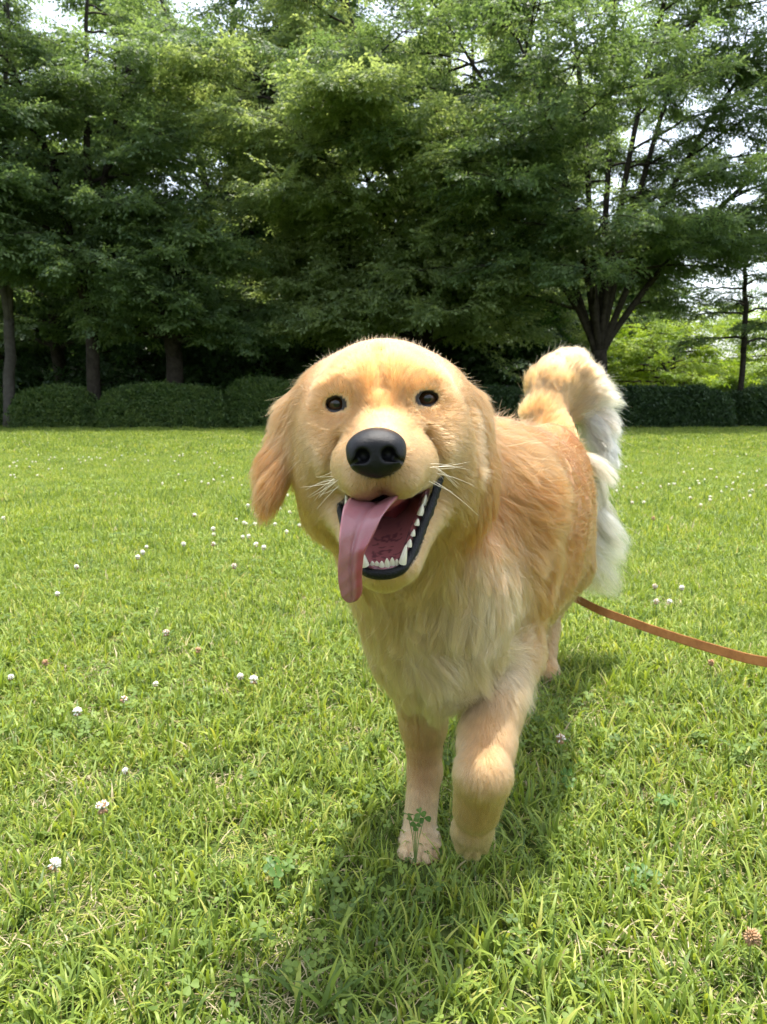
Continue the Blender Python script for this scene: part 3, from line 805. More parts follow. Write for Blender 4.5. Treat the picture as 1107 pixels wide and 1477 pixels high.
# skull and face
hell((0, .062, -.009), (.066, .080, .055), k=.03, flow=UPB, ln=.014, lift=.14, col=LGOLD, w=1.2)
hell((0, .046, .002), (.050, .058, .045), k=.03, flow=UPB, ln=.009, lift=.16, col=LGOLD)
hell((0, .012, .012), (.040, .03, .030), k=.03, flow=UPB, ln=.007, lift=.14, col=LGOLD)
for s in (-1, 1):
    hell((s * .034, .015, .0175), (.021, .017, .009), ry=s * 12, k=.016, flow=HR @ np.array((s * .7, .3, .8)), ln=.008, lift=.25, col=LGOLD)
    hell((s * .052, .045, -.043), (.030, .05, .042), k=.03, flow=HR @ np.array((s * .6, .6, -.7)), ln=.016, lift=.18, col=CREAM)
    hell((s * .060, .068, -.080), (.024, .045, .040), k=.03, flow=HR @ np.array((s * .5, .5, -1)), ln=.022, lift=.25, col=LGOLD)
    # cheek below the eye
    hell((s * .034, .012, -.030), (.022, .028, .016), k=.02, flow=HR @ np.array((s * .8, .5, -.3)), ln=.007, lift=.2, col=CREAM)
cap(h(0, .018, -.030), h(0, -.074, -.044), .031, .0245, k=.02, flow=HR @ np.array((0, 1, .25)), ln=.0055, lift=.15, col=LGOLD)
for s in (-1, 1):
    hell((s * .0175, -.056, -.055), (.0190, .036, .0210), rz=-s * 6, k=.012, flow=HR @ np.array((s * .55, .8, -.35)), ln=.0055, lift=.2, col=CREAM)
    hell((s * .0300, -.016, -.055), (.0175, .040, .021), rz=-s * 8, k=.015, flow=HR @ np.array((s * .5, .9, -.3)), ln=.008, lift=.2, col=CREAM)
# puffed fold beside the muzzle, lip lobes under the nose
for s in (-1, 1):
    hell((s * .0515, .012, -.044), (.0145, .026, .020), k=.008, flow=HR @ np.array((s * .7, .6, -.4)), ln=.009, lift=.2, col=CREAM)
    hell((s * .0155, -.072, -.0620), (.0150, .020, .0145), k=.006, flow=HR @ np.array((s * .5, .6, -.6)), ln=.004, lift=.2, col=PALE)
# soft hollows: inner corner of the eye, crease between muzzle and cheek, furrow of the forehead
for s in (-1, 1):
    cap(h(s * .0365, -.018, -.032), h(s * .0490, -.022, -.058), .0025, .0040, k=.012, carve=True)
cap(h(0, -.024, .014), h(0, -.004, .046), .0030, .0030, k=.016, carve=True)
# lower jaw
for s in (-1, 1):
    cap(h(s * .046, .045, -.082), h(s * .017 - .004, -.038, -.138), .016, .0125, k=.012, flow=HR @ np.array((s * .6, .5, -.6)), ln=.006, lift=.12, col=CREAM)
hell((-.004, -.044, -.1415), (.0235, .016, .0125), rx=-20, k=.010, flow=HR @ np.array((0, .5, -1)), ln=.006, lift=.3, col=CREAM)
cap(h(0, .035, -.112), h(-.004, -.035, -.147), .026, .0135, k=.015, flow=HR @ np.array((0, .8, -.6)), ln=.012, lift=.2, col=CREAM)
# mouth opening
cap(Q(667, 590, .700), Q(674, 670, .695), .003, .004, k=.014, carve=True)
def mouth(c, rad, rx, k=.006): hell(c, rad, rx=rx, k=k, carve=True)
mouth((-.002, -.010, -.1005), (.0280, .070, .0275), 24)
mouth((0, .000, -.086), (.0345, .050, .0115), 14)
# eye sockets, lids and openings
EYE = []
for s in (-1, 1):
    c = (s * .0396, .0115, .001); EYE.append(c)
    hell(c, (.0165, .0142, .0130), ry=-s * -10, k=.008, flow=HR @ np.array((s * .8, .5, .2)), ln=.005, lift=.2, col=LGOLD)
    hell((s * .0392, -.002, .0004), (.0108, .016, .0074), ry=s * 8, k=.002, carve=True)
# ears
EARCOL = TAN
cap(Q(468, 568, .735), Q(437, 596, .750), .017, .018, k=.03, flow=np.array((-.5, .1, -.8)), ln=.022, lift=.22, col=LGOLD)
ell(Q(422, 630, .752), (.013, .034, .036), rot_axis('Y', R(14)) @ rot_axis('Z', R(28)), k=.018, flow=np.array((-.6, .2, -1)), ln=.040, lift=.35, col=GOLD)
ell(Q(402, 668, .735), (.0085, .021, .030), rot_axis('Y', R(20)) @ rot_axis('Z', R(45)), k=.010, flow=np.array((-.3, .1, -1)), ln=.024, lift=.14, col=GOLD)
ell(Q(392, 704, .724), (.0060, .014, .021), rot_axis('Y', R(20)) @ rot_axis('Z', R(52)), k=.008, flow=np.array((-.25, .1, -1)), ln=.020, lift=.10, col=GOLD)
cap(Q(634, 564, .735), Q(662, 598, .750), .016, .018, k=.03, flow=np.array((.35, .1, -1)), ln=.020, lift=.18, col=LGOLD)
ell(Q(680, 630, .75), (.013, .038, .046), rot_axis('Y', R(-8)) @ rot_axis('Z', R(-22)), k=.014, flow=np.array((.15, .2, -1)), ln=.030, lift=.18, col=GOLD)
ell(Q(684, 690, .745), (.014, .032, .038), rot_axis('Y', R(2)) @ rot_axis('Z', R(-30)), k=.012, flow=np.array((.1, .1, -1)), ln=.042, lift=.2, col=EARCOL)
# neck, throat, ruff, chest
BF = np.array((.33, .9, -.35))
cap(h(-.004, .085, -.02), (.085, .97, .475), .059, .095, k=.05, flow=np.array((.35, .6, -.9)), ln=.038, lift=.2, col=LGOLD)
cap(h(-.046, .085, -.095), (.028, .865, .38), .026, .040, k=.04, flow=np.array((-.1, .1, -1)), ln=.045, lift=.22, col=LGOLD)
cap(h(0, .065, -.085), (.055, .87, .39), .050, .082, k=.05, flow=np.array((.0, .1, -1)), ln=.045, lift=.15, col=CREAM)
ell((.070, .900, .350), (.083, .115, .115), k=.05, flow=np.array((.05, -.1, -1)), ln=.060, lift=.16, col=PALE)
ell((.066, .885, .295), (.050, .070, .055), k=.04, flow=np.array((.05, 0, -1)), ln=.060, lift=.2, col=PALE)
AXB = rot_axis('Z', R(-21))
ell((.150, 1.00, .475), (.078, .15, .080), AXB, k=.05, flow=BF, ln=.042, lift=.10, col=GOLD)
ell((.205, 1.16, .415), (.110, .30, .138), AXB, k=.06, flow=BF, ln=.045, lift=.08, col=TAN)
ell((.205, 1.16, .330), (.085, .28, .085), AXB, k=.05, flow=np.array((.25, .6, -1)), ln=.055, lift=.22, col=CREAM)
ell((.328, 1.49, .440), (.080, .165, .108), AXB, k=.05, flow=np.array((.35, .8, -.5)), ln=.040, lift=.08, col=TAN)
# thighs and hind legs
ell((.366, 1.485, .340), (.056, .105, .130), rot_axis('Z', R(-18)), k=.04, flow=np.array((.15, .5, -1)), ln=.045, lift=.22, col=LGOLD)
cap(Q(840, 668, 1.57), Q(842, 730, 1.60), .020, .022, k=.02, flow=np.array((.75, .3, -.8)), ln=.110, lift=.6, col=WHITE, w=1.4, dens=1.6)
cap(Q(842, 730, 1.60), Q(840, 800, 1.58), .022, .016, k=.02, flow=np.array((.95, .3, -.45)), ln=.135, lift=.6, col=WHITE, w=1.4, dens=1.6)
cap((.372, 1.50, .27), (.378, 1.625, .150), .055, .026, k=.03, flow=np.array((.0, .3, -1)), ln=.030, lift=.2, col=CREAM)
cap((.378, 1.625, .150), (.355, 1.565, .035), .023, .021, k=.015, flow=np.array((.0, .1, -1)), ln=.020, lift=.2, col=CREAM)
ell((.353, 1.545, .020), (.026, .042, .019), rot_axis('Z', R(-15)), k=.012, flow=np.array((0, -.6, -.6)), ln=.012, lift=.2, col=CREAM)
ell((.262, 1.52, .340), (.060, .105, .125), rot_axis('Z', R(-18)), k=.04, flow=np.array((0, .5, -1)), ln=.045, lift=.2, col=LGOLD)
cap((.262, 1.50, .27), (.245, 1.56, .150), .055, .027, k=.03, flow=np.array((0, .2, -1)), ln=.030, lift=.2, col=CREAM)
cap((.245, 1.56, .150), (.232, 1.49, .035), .023, .021, k=.015, flow=np.array((0, 0, -1)), ln=.020, lift=.2, col=CREAM)
ell((.230, 1.47, .020), (.026, .042, .019), rot_axis('Z', R(-15)), k=.012, flow=np.array((0, -.6, -.6)), ln=.012, lift=.2, col=CREAM)
# tail, carried high and curled over
TL = [tuple(Q(*q)) for q in ((800, 640, 1.58), (786, 600, 1.62), (795, 560, 1.65), (822, 543, 1.68), (846, 568, 1.69), (858, 605, 1.68), (868, 645, 1.66))]
TRD = [.046, .042, .044, .042, .036, .030, .016]
for i in range(6):
    a, b = np.array(TL[i]), np.array(TL[i + 1]); dv = (b - a) / np.linalg.norm(b - a)
    cap(a, b, TRD[i], TRD[i + 1], k=.012, flow=dv + np.array((.35, -.05, -.15 if i > 2 else .1)), ln=(.030, .034, .040, .050, .060, .07)[i], lift=(.2, .22, .35, .4, .45, .5)[i],
        col=(LGOLD, CREAM, CREAM, PALE, WHITE, WHITE)[i], w=1.5, dens=1.6)
ell(Q(808, 566, 1.67), (.060, .032, .074), k=.03, flow=np.array((.3, -.1, 1)), ln=.040, lift=.3, col=ROSE)
# standing front leg (left in the picture)
ell((.026, .940, .320), (.050, .075, .095), k=.03, flow=np.array((-.1, .1, -1)), ln=.035, lift=.2, col=CREAM)
a1, a2, a3, a4 = Q(604, 960, .93), Q(611, 1040, .945), Q(613, 1112, .95), Q(606, 1185, .935)
cap(a1, a2, .041, .0275, k=.02, flow=np.array((0, .1, -1)), ln=.016, lift=.2, col=CREAM)
cap(a2, a3, .0270, .0198, k=.012, flow=np.array((0, .1, -1)), ln=.010, lift=.2, col=ROSE)
cap(a3, a4, .0205, .0205, k=.010, flow=np.array((0, -.1, -1)), ln=.009, lift=.18, col=PALE)
ell(a4 + np.array((0, -.014, -.022)), (.0275, .034, .020), rot_axis('X', R(14)), k=.010, flow=np.array((0, -.8, -.6)), ln=.006, lift=.18, col=PALE)
for i, x in enumerate((-.0215, -.0075, .0075, .0215)):
    ell(a4 + np.array((x, -.042 + (.008 if i in (0, 3) else 0), -.029)), (.0082, .0150, .0135), k=.002, flow=np.array((0, -.6, -.8)), ln=.0045, lift=.2, col=PALE)
# raised front leg (right in the picture)
ell((.150, .955, .375), (.052, .080, .095), k=.04, flow=np.array((.1, .1, -1)), ln=.040, lift=.2, col=GOLD)
b1, b2, b3, b4, b5 = np.array((.155, .955, .35)), Q(729, 935, .92), Q(703, 1070, .81), Q(697, 1116, .775), Q(688, 1165, .80)
cap(b1, b2, .050, .040, k=.03, flow=np.array((.05, 0, -1)), ln=.026, lift=.2, col=LGOLD)
cap(b2, b3, .045, .0290, k=.02, flow=np.array((-.15, -.3, -1)), ln=.016, lift=.2, col=CREAM)
cap(b3, b4, .0275, .0275, k=.012, flow=np.array((-.05, -.3, -1)), ln=.012, lift=.22, col=CREAM)
cap(b4, b5, .0285, .0255, k=.010, flow=np.array((0, .2, -1)), ln=.010, lift=.2, col=CREAM)
b6 = Q(682, 1196, .815)
ell(b6, (.0235, .019, .030), rot_axis('X', R(20)), k=.012, flow=np.array((0, .1, -1)), ln=.013, lift=.2, col=PALE)
for i, x in enumerate((-.0135, -.0045, .0045, .0135)):
    ell(b6 + np.array((x, .004, -.022 + (.008 if i in (0, 3) else 0))), (.0072, .012, .0150), k=.003, flow=np.array((0, .2, -1)), ln=.007, lift=.2, col=PALE)
CLAWS = [a4 + np.array((x, -.055 + (.008 if i in (0, 3) else 0), -.031)) for i, x in enumerate((-.0215, -.0075, .0075, .0215))]
def tagp(c, r, **kw): P_.append(Prim('ell', c, rad=(r, r, r), solid=False, **kw))
tagp(Q(775, 955, .97), .020, flow=np.array((.5, .3, -1)), ln=.050, lift=.35, col=PALE, w=1.8)
tagp(Q(768, 1010, .93), .014, flow=np.array((.4, .4, -1)), ln=.035, lift=.35, col=PALE, w=1.4)
tagp(Q(580, 1030, .97), .012, flow=np.array((-.3, .5, -1)), ln=.028, lift=.3, col=CREAM, w=1.3)
tagp(Q(700, 1078, .79), .012, flow=np.array((-.05, -.3, -1)), ln=.012, lift=.2, col=ROSE * .92, w=1.5)
tagp(Q(610, 1118, .93), .010, flow=np.array((0, -.1, -1)), ln=.010, lift=.2, col=ROSE * .85, w=1.4)
# groom-only points: they steer hair direction, length and colour but add no volume
def tagp(c, r, **kw): P_.append(Prim('ell', c, rad=(r, r, r), solid=False, **kw))
tagp(h(-.003, -.088, -.068), .012, flow=HR @ np.array((0, .2, -1)), ln=.004, lift=.25, col=lin((132, 114, 98)), w=2.2)
tagp(Q(548, 545, .68), .012, flow=UPB, ln=.009, lift=.2, col=LGOLD, w=1.2)
for s in (-1, 1):
    tagp(h(s * .034, .004, .026), .009, flow=HR @ np.array((s * .8, .2, .6)), ln=.007, lift=.18, col=LGOLD * .93, w=1.6)
    tagp(h(s * .026, -.002, -.018), .009, flow=HR @ np.array((s * .7, .6, -.1)), ln=.006, lift=.15, col=LGOLD * .93, w=1.4)
    tagp(h(s * .024, .002, -.006), .006, flow=HR @ np.array((s * .5, .4, .4)), ln=.004, lift=.12, col=GOLD, w=1.6)
    tagp(h(s * .040, .0, -.014), .005, flow=HR @ np.array((s * .7, .5, -.3)), ln=.004, lift=.12, col=GOLD, w=1.6)
    tagp(h(s * .030, -.070, -.068), .012, flow=HR @ np.array((s * .6, .5, -.7)), ln=.005, lift=.2, col=CREAM, w=1.5)
tagp(Q(395, 640, .74), .014, flow=np.array((-1, .1, -.45)), ln=.040, lift=.45, col=GOLD, w=1.6)
tagp(Q(432, 700, .76), .016, flow=np.array((-.2, .2, -1)), ln=.040, lift=.2, col=GOLD, w=1.2)
tagp(Q(700, 690, .80), .025, flow=np.array((.6, .3, -.9)), ln=.055, lift=.3, col=RUST, w=1.5)
tagp(Q(732, 700, .90), .034, flow=np.array((1, .3, -.25)), ln=.080, lift=.38, col=GOLD, w=2.2)
tagp(Q(725, 650, .90), .030, flow=np.array((.8, .5, -.6)), ln=.070, lift=.30, col=LGOLD, w=1.8)
tagp(Q(745, 770, .93), .034, flow=np.array((.9, .2, -.7)), ln=.080, lift=.32, col=LGOLD, w=1.8)
tagp(Q(676, 715, .765), .018, flow=np.array((.2, .2, -1)), ln=.045, lift=.2, col=RUST * .9, w=1.6)
tagp(Q(760, 790, .98), .03, flow=np.array((.2, .2, -1)), ln=.06, lift=.2, col=TAN, w=1.2)
tagp(Q(640, 885, .83), .034, flow=np.array((.9, -.25, -.35)), ln=.080, lift=.32, col=PALE, w=2.2)
tagp(Q(700, 930, .84), .026, flow=np.array((1, -.2, .1)), ln=.085, lift=.32, col=PALE, w=2.2)
tagp(Q(660, 960, .86), .020, flow=np.array((.5, 0, -1)), ln=.060, lift=.2, col=PALE, w=1.4)
tagp(Q(580, 920, .85), .030, flow=np.array((.02, 0, -1)), ln=.060, lift=.15, col=CREAM, w=1.3)
tagp(Q(560, 860, .82), .030, flow=np.array((.02, 0, -1)), ln=.050, lift=.15, col=CREAM, w=1.3)
tagp(Q(868, 700, 1.58), .030, flow=np.array((.7, .5, -.7)), ln=.110, lift=.6, col=WHITE, w=2.2, dens=1.8)
tagp(Q(862, 780, 1.60), .040, flow=np.array((.8, .5, -.45)), ln=.120, lift=.55, col=WHITE, w=2.2, dens=1.8)
tagp(Q(845, 840, 1.58), .030, flow=np.array((.4, .3, -1)), ln=.060, lift=.35, col=PALE, w=1.8)
tagp(Q(790, 640, 1.40), .030, flow=np.array((.35, .9, -.2)), ln=.030, lift=.2, col=TAN, w=1.2)
tagp(Q(750, 620, 1.15), .030, flow=np.array((.35, .9, -.2)), ln=.030, lift=.2, col=GOLD, w=1.2)

def axis_pts(*seg):
    out = [seg[0][0]]
    for a, b, s in seg:
        n = max(1, int(round((b - a) / s))); out += list(a + (b - a) * np.arange(1, n + 1) / n)
    return np.array(out)
AX = (axis_pts((-.16, -.13, .005), (-.13, .13, .0021), (.13, .54, .005)),
      axis_pts((.53, .78, .0021), (.78, .98, .0035), (.98, 1.76, .006)),
      axis_pts((-.01, .06, .003), (.06, .42, .0045), (.42, .665, .0021), (.665, .72, .004)))
FD = field(P_, *AX)
bV, bF = surface_nets(FD, *AX)
# a little relaxing keeps the facets of the grid out
def smooth(V, F, it, f=.5):
    n = len(V); e = np.concatenate([F[:, [0, 1]], F[:, [1, 2]], F[:, [2, 3]], F[:, [3, 0]]])
    deg = np.bincount(e.ravel(), minlength=n).astype(float)
    for _ in range(it):
        A = np.zeros_like(V)
        for c in range(3):
            A[:, c] = np.bincount(e[:, 0], weights=V[e[:, 1], c], minlength=n) + np.bincount(e[:, 1], weights=V[e[:, 0], c], minlength=n)
        V = V + (A / deg[:, None] - V) * f
    return V
bV = smooth(bV, bF, 2)
_, bN = trilerp(FD, AX, bV)

def tags_at(V):
    W = np.zeros(len(V)); flow = np.zeros((len(V), 3)); ln_ = np.zeros(len(V)); lf = np.zeros(len(V)); col = np.zeros((len(V), 3)); dn = np.zeros(len(V))
    for p in P_:
        if p.carve or p.flow is None: continue
        d = p.d(V[:, 0], V[:, 1], V[:, 2])
        w_ = p.w * np.exp(-np.clip(d, -.02, .3) / p.soft)
        f = np.asarray(p.flow, float); f = f / np.linalg.norm(f)
        W += w_; flow += w_[:, None] * f; ln_ += w_ * p.ln; lf += w_ * p.lift; col += w_[:, None] * p.col; dn += w_ * (p.dens or 1)
    W = np.maximum(W, 1e-12); flow = flow / W[:, None]
    # the tail is a plume: its hair fans out from the root
    rt = Q(806, 655, 1.62); tm = (np.clip((V[:, 1] - 1.52) / .06, 0, 1) * np.clip((V[:, 2] - .565) / .05, 0, 1))[:, None]
    rd = V - rt + np.array((.015, -.02, 0)); rd /= np.linalg.norm(rd, axis=1)[:, None]
    rd = rd + np.clip((V[:, 0:1] - rt[0] - .05) / .05, 0, 1) * np.array((.5, 0, -.9))
    flow = flow * (1 - .85 * tm) + rd * .85 * tm
    return flow, ln_ / W, lf / W, col / W[:, None], dn / W
def head_local(V): return (V - E0) @ HR
def lip_mask(V):
    """1 inside the mouth, 2 on black rims"""
    L = head_local(V)
    cm = np.full(len(V), 1.0)
    for p in P_:
        if p.carve and abs((HR.T @ (p.a - E0))[2]) > .05:
            cm = np.minimum(cm, p.d(V[:, 0], V[:, 1], V[:, 2]))
    return cm, L
def skin_colour(V, col):
    cm, L = lip_mask(V)
    c = np.minimum(col, .8) * .8
    inside = cm < .0022
    rim = (cm < .0085) & ~inside
    c[rim] = (.02, .016, .016)
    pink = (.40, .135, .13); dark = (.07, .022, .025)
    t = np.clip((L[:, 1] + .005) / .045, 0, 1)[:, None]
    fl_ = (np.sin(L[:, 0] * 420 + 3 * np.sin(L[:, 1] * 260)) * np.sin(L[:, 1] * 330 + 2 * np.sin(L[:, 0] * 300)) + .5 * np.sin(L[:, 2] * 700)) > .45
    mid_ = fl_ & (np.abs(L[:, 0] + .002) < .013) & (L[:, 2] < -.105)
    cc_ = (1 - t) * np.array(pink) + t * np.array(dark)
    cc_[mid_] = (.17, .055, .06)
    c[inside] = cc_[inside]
    for e in EYE:
        q = ((L[:, 0] - e[0]) / .0105) ** 2 + ((L[:, 2] - e[2]) / .0070) ** 2
        c[(q < 1) & (L[:, 1] < .03)] = (.018, .013, .011)
    q = ((L[:, 0] + .003) / .0215) ** 2 + ((L[:, 2] + .041) / .019) ** 2
    c[(q < 1) & (L[:, 1] < -.07)] = (.02, .018, .018)
    return c
fl, ln0, lf0, col0, dn0 = tags_at(bV)
skin_mat = simple_mat('dog_skin', (.5, .35, .2), rough=.55, spec=.35, attr='col', bump=(220, .3, .001))
dog = empty('dog', (.18, 1.15, 0)); tag(dog, 'golden retriever walking towards the camera with mouth open, tongue out and one paw lifted', 'dog')
bme = mesh_np('body', bV - np.array((.18, 1.15, 0)), bF); add_col(bme, skin_colour(bV, col0))
body = obj('body', bme, skin_mat, dog)
DOGO = np.array((.18, 1.15, 0))

# ---- fur -----------------------------------------------------------
HAIR_GAMMA = ((1.18, .64), (1.40, .56), (1.42, .54))     # single-strand colour from coat colour
def fur_material():
    m, t, ns, ln = new_mat('fur')
    at = N(t, 'ShaderNodeAttribute', attribute_name='col')
    hb = N(t, 'ShaderNodeBsdfHairPrincipled')
    hb.parametrization = 'COLOR'
    hb.inputs['Roughness'].default_value = .42; hb.inputs['Radial Roughness'].default_value = .55
    for k_ in ('Random Roughness',):
        if k_ in hb.inputs: hb.inputs[k_].default_value = .2
    gm = N(t, 'ShaderNodeSeparateColor'); cb = N(t, 'ShaderNodeCombineColor')
    ln.new(at.outputs['Color'], gm.inputs[0])
    for i_, (g_, k_) in enumerate(HAIR_GAMMA):
        pw = N(t, 'ShaderNodeMath', operation='POWER'); pw.inputs[1].default_value = g_
        mu = N(t, 'ShaderNodeMath', operation='MULTIPLY'); mu.inputs[1].default_value = k_
        ln.new(gm.outputs[i_], pw.inputs[0]); ln.new(pw.outputs[0], mu.inputs[0]); ln.new(mu.outputs[0], cb.inputs[i_])
    ln.new(cb.outputs[0], hb.inputs['Color'])
    o = N(t, 'ShaderNodeOutputMaterial'); ln.new(hb.outputs[0], o.inputs[0])
    return m
fur_mat = fur_material()
def make_curves(name, PT, rad, col, mat, parent):
    n, k, _ = PT.shape
    cu = bpy.data.hair_curves.new(name)
    cu.add_curves([k] * n)
    cu.points.foreach_set('position', PT.astype(np.float32).ravel())
    a = cu.attributes.get('radius') or cu.attributes.new('radius', 'FLOAT', 'POINT')
    a.data.foreach_set('value', rad.astype(np.float32).ravel())
    a = cu.attributes.new('col', 'FLOAT_COLOR', 'CURVE')
    c = np.ones((n, 4), np.float32); c[:, :3] = col; a.data.foreach_set('color', c.ravel())
    cu.materials.append(mat)
    o = bpy.data.objects.new(name, cu); link(o, parent); o['kind'] = 'stuff'
    return o
def grow_fur():
    r = np.random.default_rng(17)
    A, B, C_, D_ = (bV[bF[:, i]] for i in range(4))
    nf = np.cross(C_ - A, D_ - B); ar = np.linalg.norm(nf, axis=1) / 2
    cen = (A + B + C_ + D_) / 4
    vl = ln0[bF].mean(1); vd = dn0[bF].mean(1)
    # hairs per square metre: dense where the coat is short
    dens = np.interp(vl, [.004, .008, .015, .03, .06, .12], [3.0e6, 2.3e6, 1.4e6, .85e6, .65e6, .6e6]) * vd
    _, nn = trilerp(FD, AX, cen)
    vdir = np.array((0, 0, CAM_H)) - cen; vdir /= np.linalg.norm(vdir, axis=1)[:, None]
    facing = (nn * vdir).sum(1)
    dens = dens * np.where(facing > -.35, 1.0, .22)
    dist = np.linalg.norm(cen - np.array((0, 0, CAM_H)), axis=1)
    dens *= np.clip((0.8 / dist) ** 1.2, .35, 1.2)
    # no hair in the mouth, on eyes, rims and nose leather
    cm, L = lip_mask(cen)
    dens[cm < .0035] = 0
    dens[(cm < .0065) & (L[:, 2] < -.085)] = 0
    dens[((L[:, 0] + .003) / .0205) ** 2 + ((L[:, 2] + .040) / .0175) ** 2 + np.where(L[:, 1] < -.06, 0, 9) < 1] = 0
    for e in EYE:
        dens[(((L[:, 0] - e[0]) / .0119) ** 2 + ((L[:, 2] - e[2]) / .0083) ** 2 < 1) & (L[:, 1] < .03)] = 0
    w_ = dens * ar; n = int(w_.sum())
    k = r.choice(len(bF), n, p=w_ / w_.sum()); a, b = r.uniform(0, 1, (2, n, 1))
    pos = (A[k] * (1 - a) + B[k] * a) * (1 - b) + (D_[k] * (1 - a) + C_[k] * a) * b
    print('hairs', n)
    _, nr = trilerp(FD, AX, pos)
    fl, ln_, lf, col, _ = tags_at(pos)
    # guides: one every centimetre or so decide how a lock bends
    gsel = r.choice(n, int(n * .055), replace=False)
    kd = kdtree.KDTree(len(gsel))
    for i, q in enumerate(pos[gsel]): kd.insert(q, i)
    kd.balance()
    gi = np.fromiter((kd.find(q)[1] for q in pos), dtype=np.int64, count=n)
    ng = len(gsel)
    gj = r.normal(0, 1, (ng, 3)); gl = r.normal(1, .13, ng); gc = r.normal(0, 1, ng); gw = r.uniform(0, 6.28, ng); gb = r.normal(0, 1, ng)
    K = 7
    def shape(pos, nr, fl, ln_, lf, gj, lenf, wph, wb, jit):
        m = len(pos)
        tg = fl - nr * (fl * nr).sum(1)[:, None]
        tn = np.linalg.norm(tg, axis=1)
        tg = np.where(tn[:, None] > .08, tg, tg + np.array((.02, .05, -.12))); tg -= nr * (tg * nr).sum(1)[:, None]
        tg /= np.linalg.norm(tg, axis=1)[:, None] + 1e-9
        # smooth wandering of the lay of the coat
        s = .045
        wv = np.stack([np.sin(pos[:, 1] / s + 3 * np.sin(pos[:, 2] / s * .8)), np.sin(pos[:, 2] / s + 2 * np.sin(pos[:, 0] / s) + 1), np.sin(pos[:, 0] / s + 2 * np.sin(pos[:, 1] / s * .7) + 2)], -1)
        long_ = np.clip((ln_ - .008) / .04, 0, 1)
        tg = tg + wv * (.05 + .13 * long_)[:, None] + gj * (.03 + .07 * long_)[:, None] + jit * (.06 + .03 * long_)[:, None]
        tg -= nr * (tg * nr).sum(1)[:, None] * .8
        tg /= np.linalg.norm(tg, axis=1)[:, None]
        L = ln_ * lenf
        # round the eyes the coat is shortest and lies away from the lids
        HLq = head_local(pos)
        for e_ in EYE:
            ax_ = HLq - np.array(e_); dd_ = np.hypot(ax_[:, 0], ax_[:, 2])
            near_ = np.clip(1 - (dd_ - .011) / .012, 0, 1) * (HLq[:, 1] < .03)
            out_ = (np.stack([ax_[:, 0], 0 * dd_, ax_[:, 2]], -1) / (dd_[:, None] + 1e-6)) @ HR.T
            tg = tg + out_ * near_[:, None] * 2.0; tg -= nr * (tg * nr).sum(1)[:, None]; tg /= np.linalg.norm(tg, axis=1)[:, None] + 1e-9
            L = L * (1 - .55 * near_)
        d = tg * np.cos(lf)[:, None] + nr * np.sin(lf)[:, None] * 1.0
        p = pos - nr * .0006; PT = [p]
        side = np.cross(tg, nr)
        for i in range(1, K):
            t = i / (K - 1)
            d = d + np.array((0, 0, -1.0)) * (L * 2.2 * .9)[:, None] * .35 - nr * (.06 * lf[:, None] * 2)
            d = d + side * (np.sin(wph + t * 4.2) * .15 * long_ * wb)[:, None]
            d /= np.linalg.norm(d, axis=1)[:, None]
            p = p + d * (L / (K - 1))[:, None]
            v, g = trilerp(FD, AX, p)
            mn = np.minimum(.0009 + t * .10 * L, .004)
            push = np.clip(mn - v, 0, .03)
            p = p + g * push[:, None]
            p[:, 2] = np.maximum(p[:, 2], .004)
            PT.append(p)
        return np.stack(PT, 1)
    lenf = np.clip(gl[gi] * r.normal(1, .10, n), .45, 1.5)
    PT = shape(pos, nr, fl, ln_, np.clip(lf + r.normal(0, .07, n), .03, 1.3), gj[gi], lenf, gw[gi], gb[gi], r.normal(0, 1, (n, 3)))
    # clumping: tips drawn towards the lock's guide hair
    GP = PT[gsel]
    t = np.linspace(0, 1, K)
    long_ = np.clip((ln_ - .006) / .03, 0, 1)
    cl = (.06 + .34 * long_)[:, None] * t[None] ** 1.4 * np.clip(r.normal(1, .28, n), .0, 1.25)[:, None]
    PT = PT + (GP[gi] - PT) * cl[:, :, None]
    # broad wavy locks in the long coat: hairs gather on far fewer leading hairs
    g2 = r.choice(n, int(n * .0045), replace=False); k2 = kdtree.KDTree(len(g2))
    for i, q in enumerate(pos[g2]): k2.insert(q, i)
    k2.balance()
    lg = np.flatnonzero(ln_ > .022)
    gi2 = np.fromiter((k2.find(pos[q])[1] for q in lg), dtype=np.int64, count=len(lg))
    GP2 = PT[g2].copy()
    ph = r.uniform(0, 6.28, len(g2)); sd = r.normal(0, 1, (len(g2), 3)); sd -= nr[g2] * (sd * nr[g2]).sum(1)[:, None] * .6
    GP2 += sd[:, None, :] * (np.sin(ph[:, None] + t[None] * 3.6) - np.sin(ph)[:, None])[:, :, None] * (ln_[g2] * .085)[:, None, None]
    l2 = np.clip((ln_[lg] - .022) / .03, 0, 1)
    c_ = (.58 * l2)[:, None] * t[None] ** 1.6 * np.clip(r.normal(1, .25, len(lg)), 0, 1.3)[:, None]
    PT[lg] += (GP2[gi2] - PT[lg]) * c_[:, :, None]
    gc2 = r.normal(0, 1, len(g2))
    # stray hairs
    st = r.uniform(0, 1, n) < .03
    PT[st] += (r.normal(0, 1, (st.sum(), 1, 3)) * .16 + nr[st][:, None, :] * .14) * (t[None, :, None] ** 1.5) * ln_[st][:, None, None]
    v, g = trilerp(FD, AX, PT.reshape(-1, 3))
    PT = (PT.reshape(-1, 3) + g * np.clip(.0006 - v, 0, .02)[:, None]).reshape(n, K, 3)
    # colour: lock to lock and hair to hair
    cl2 = np.zeros(n); cl2[lg] = gc2[gi2] * l2
    f = (1 + .06 * gc[gi] + .085 * cl2 + r.normal(0, .07, n))[:, None]
    c2 = np.clip(col * f, .02, 1.25)
    warm = (gc[gi] * .02)[:, None]
    c2 = np.clip(c2 * (1 + warm * np.array((.2, -.6, -1.4))), .02, 1.3)
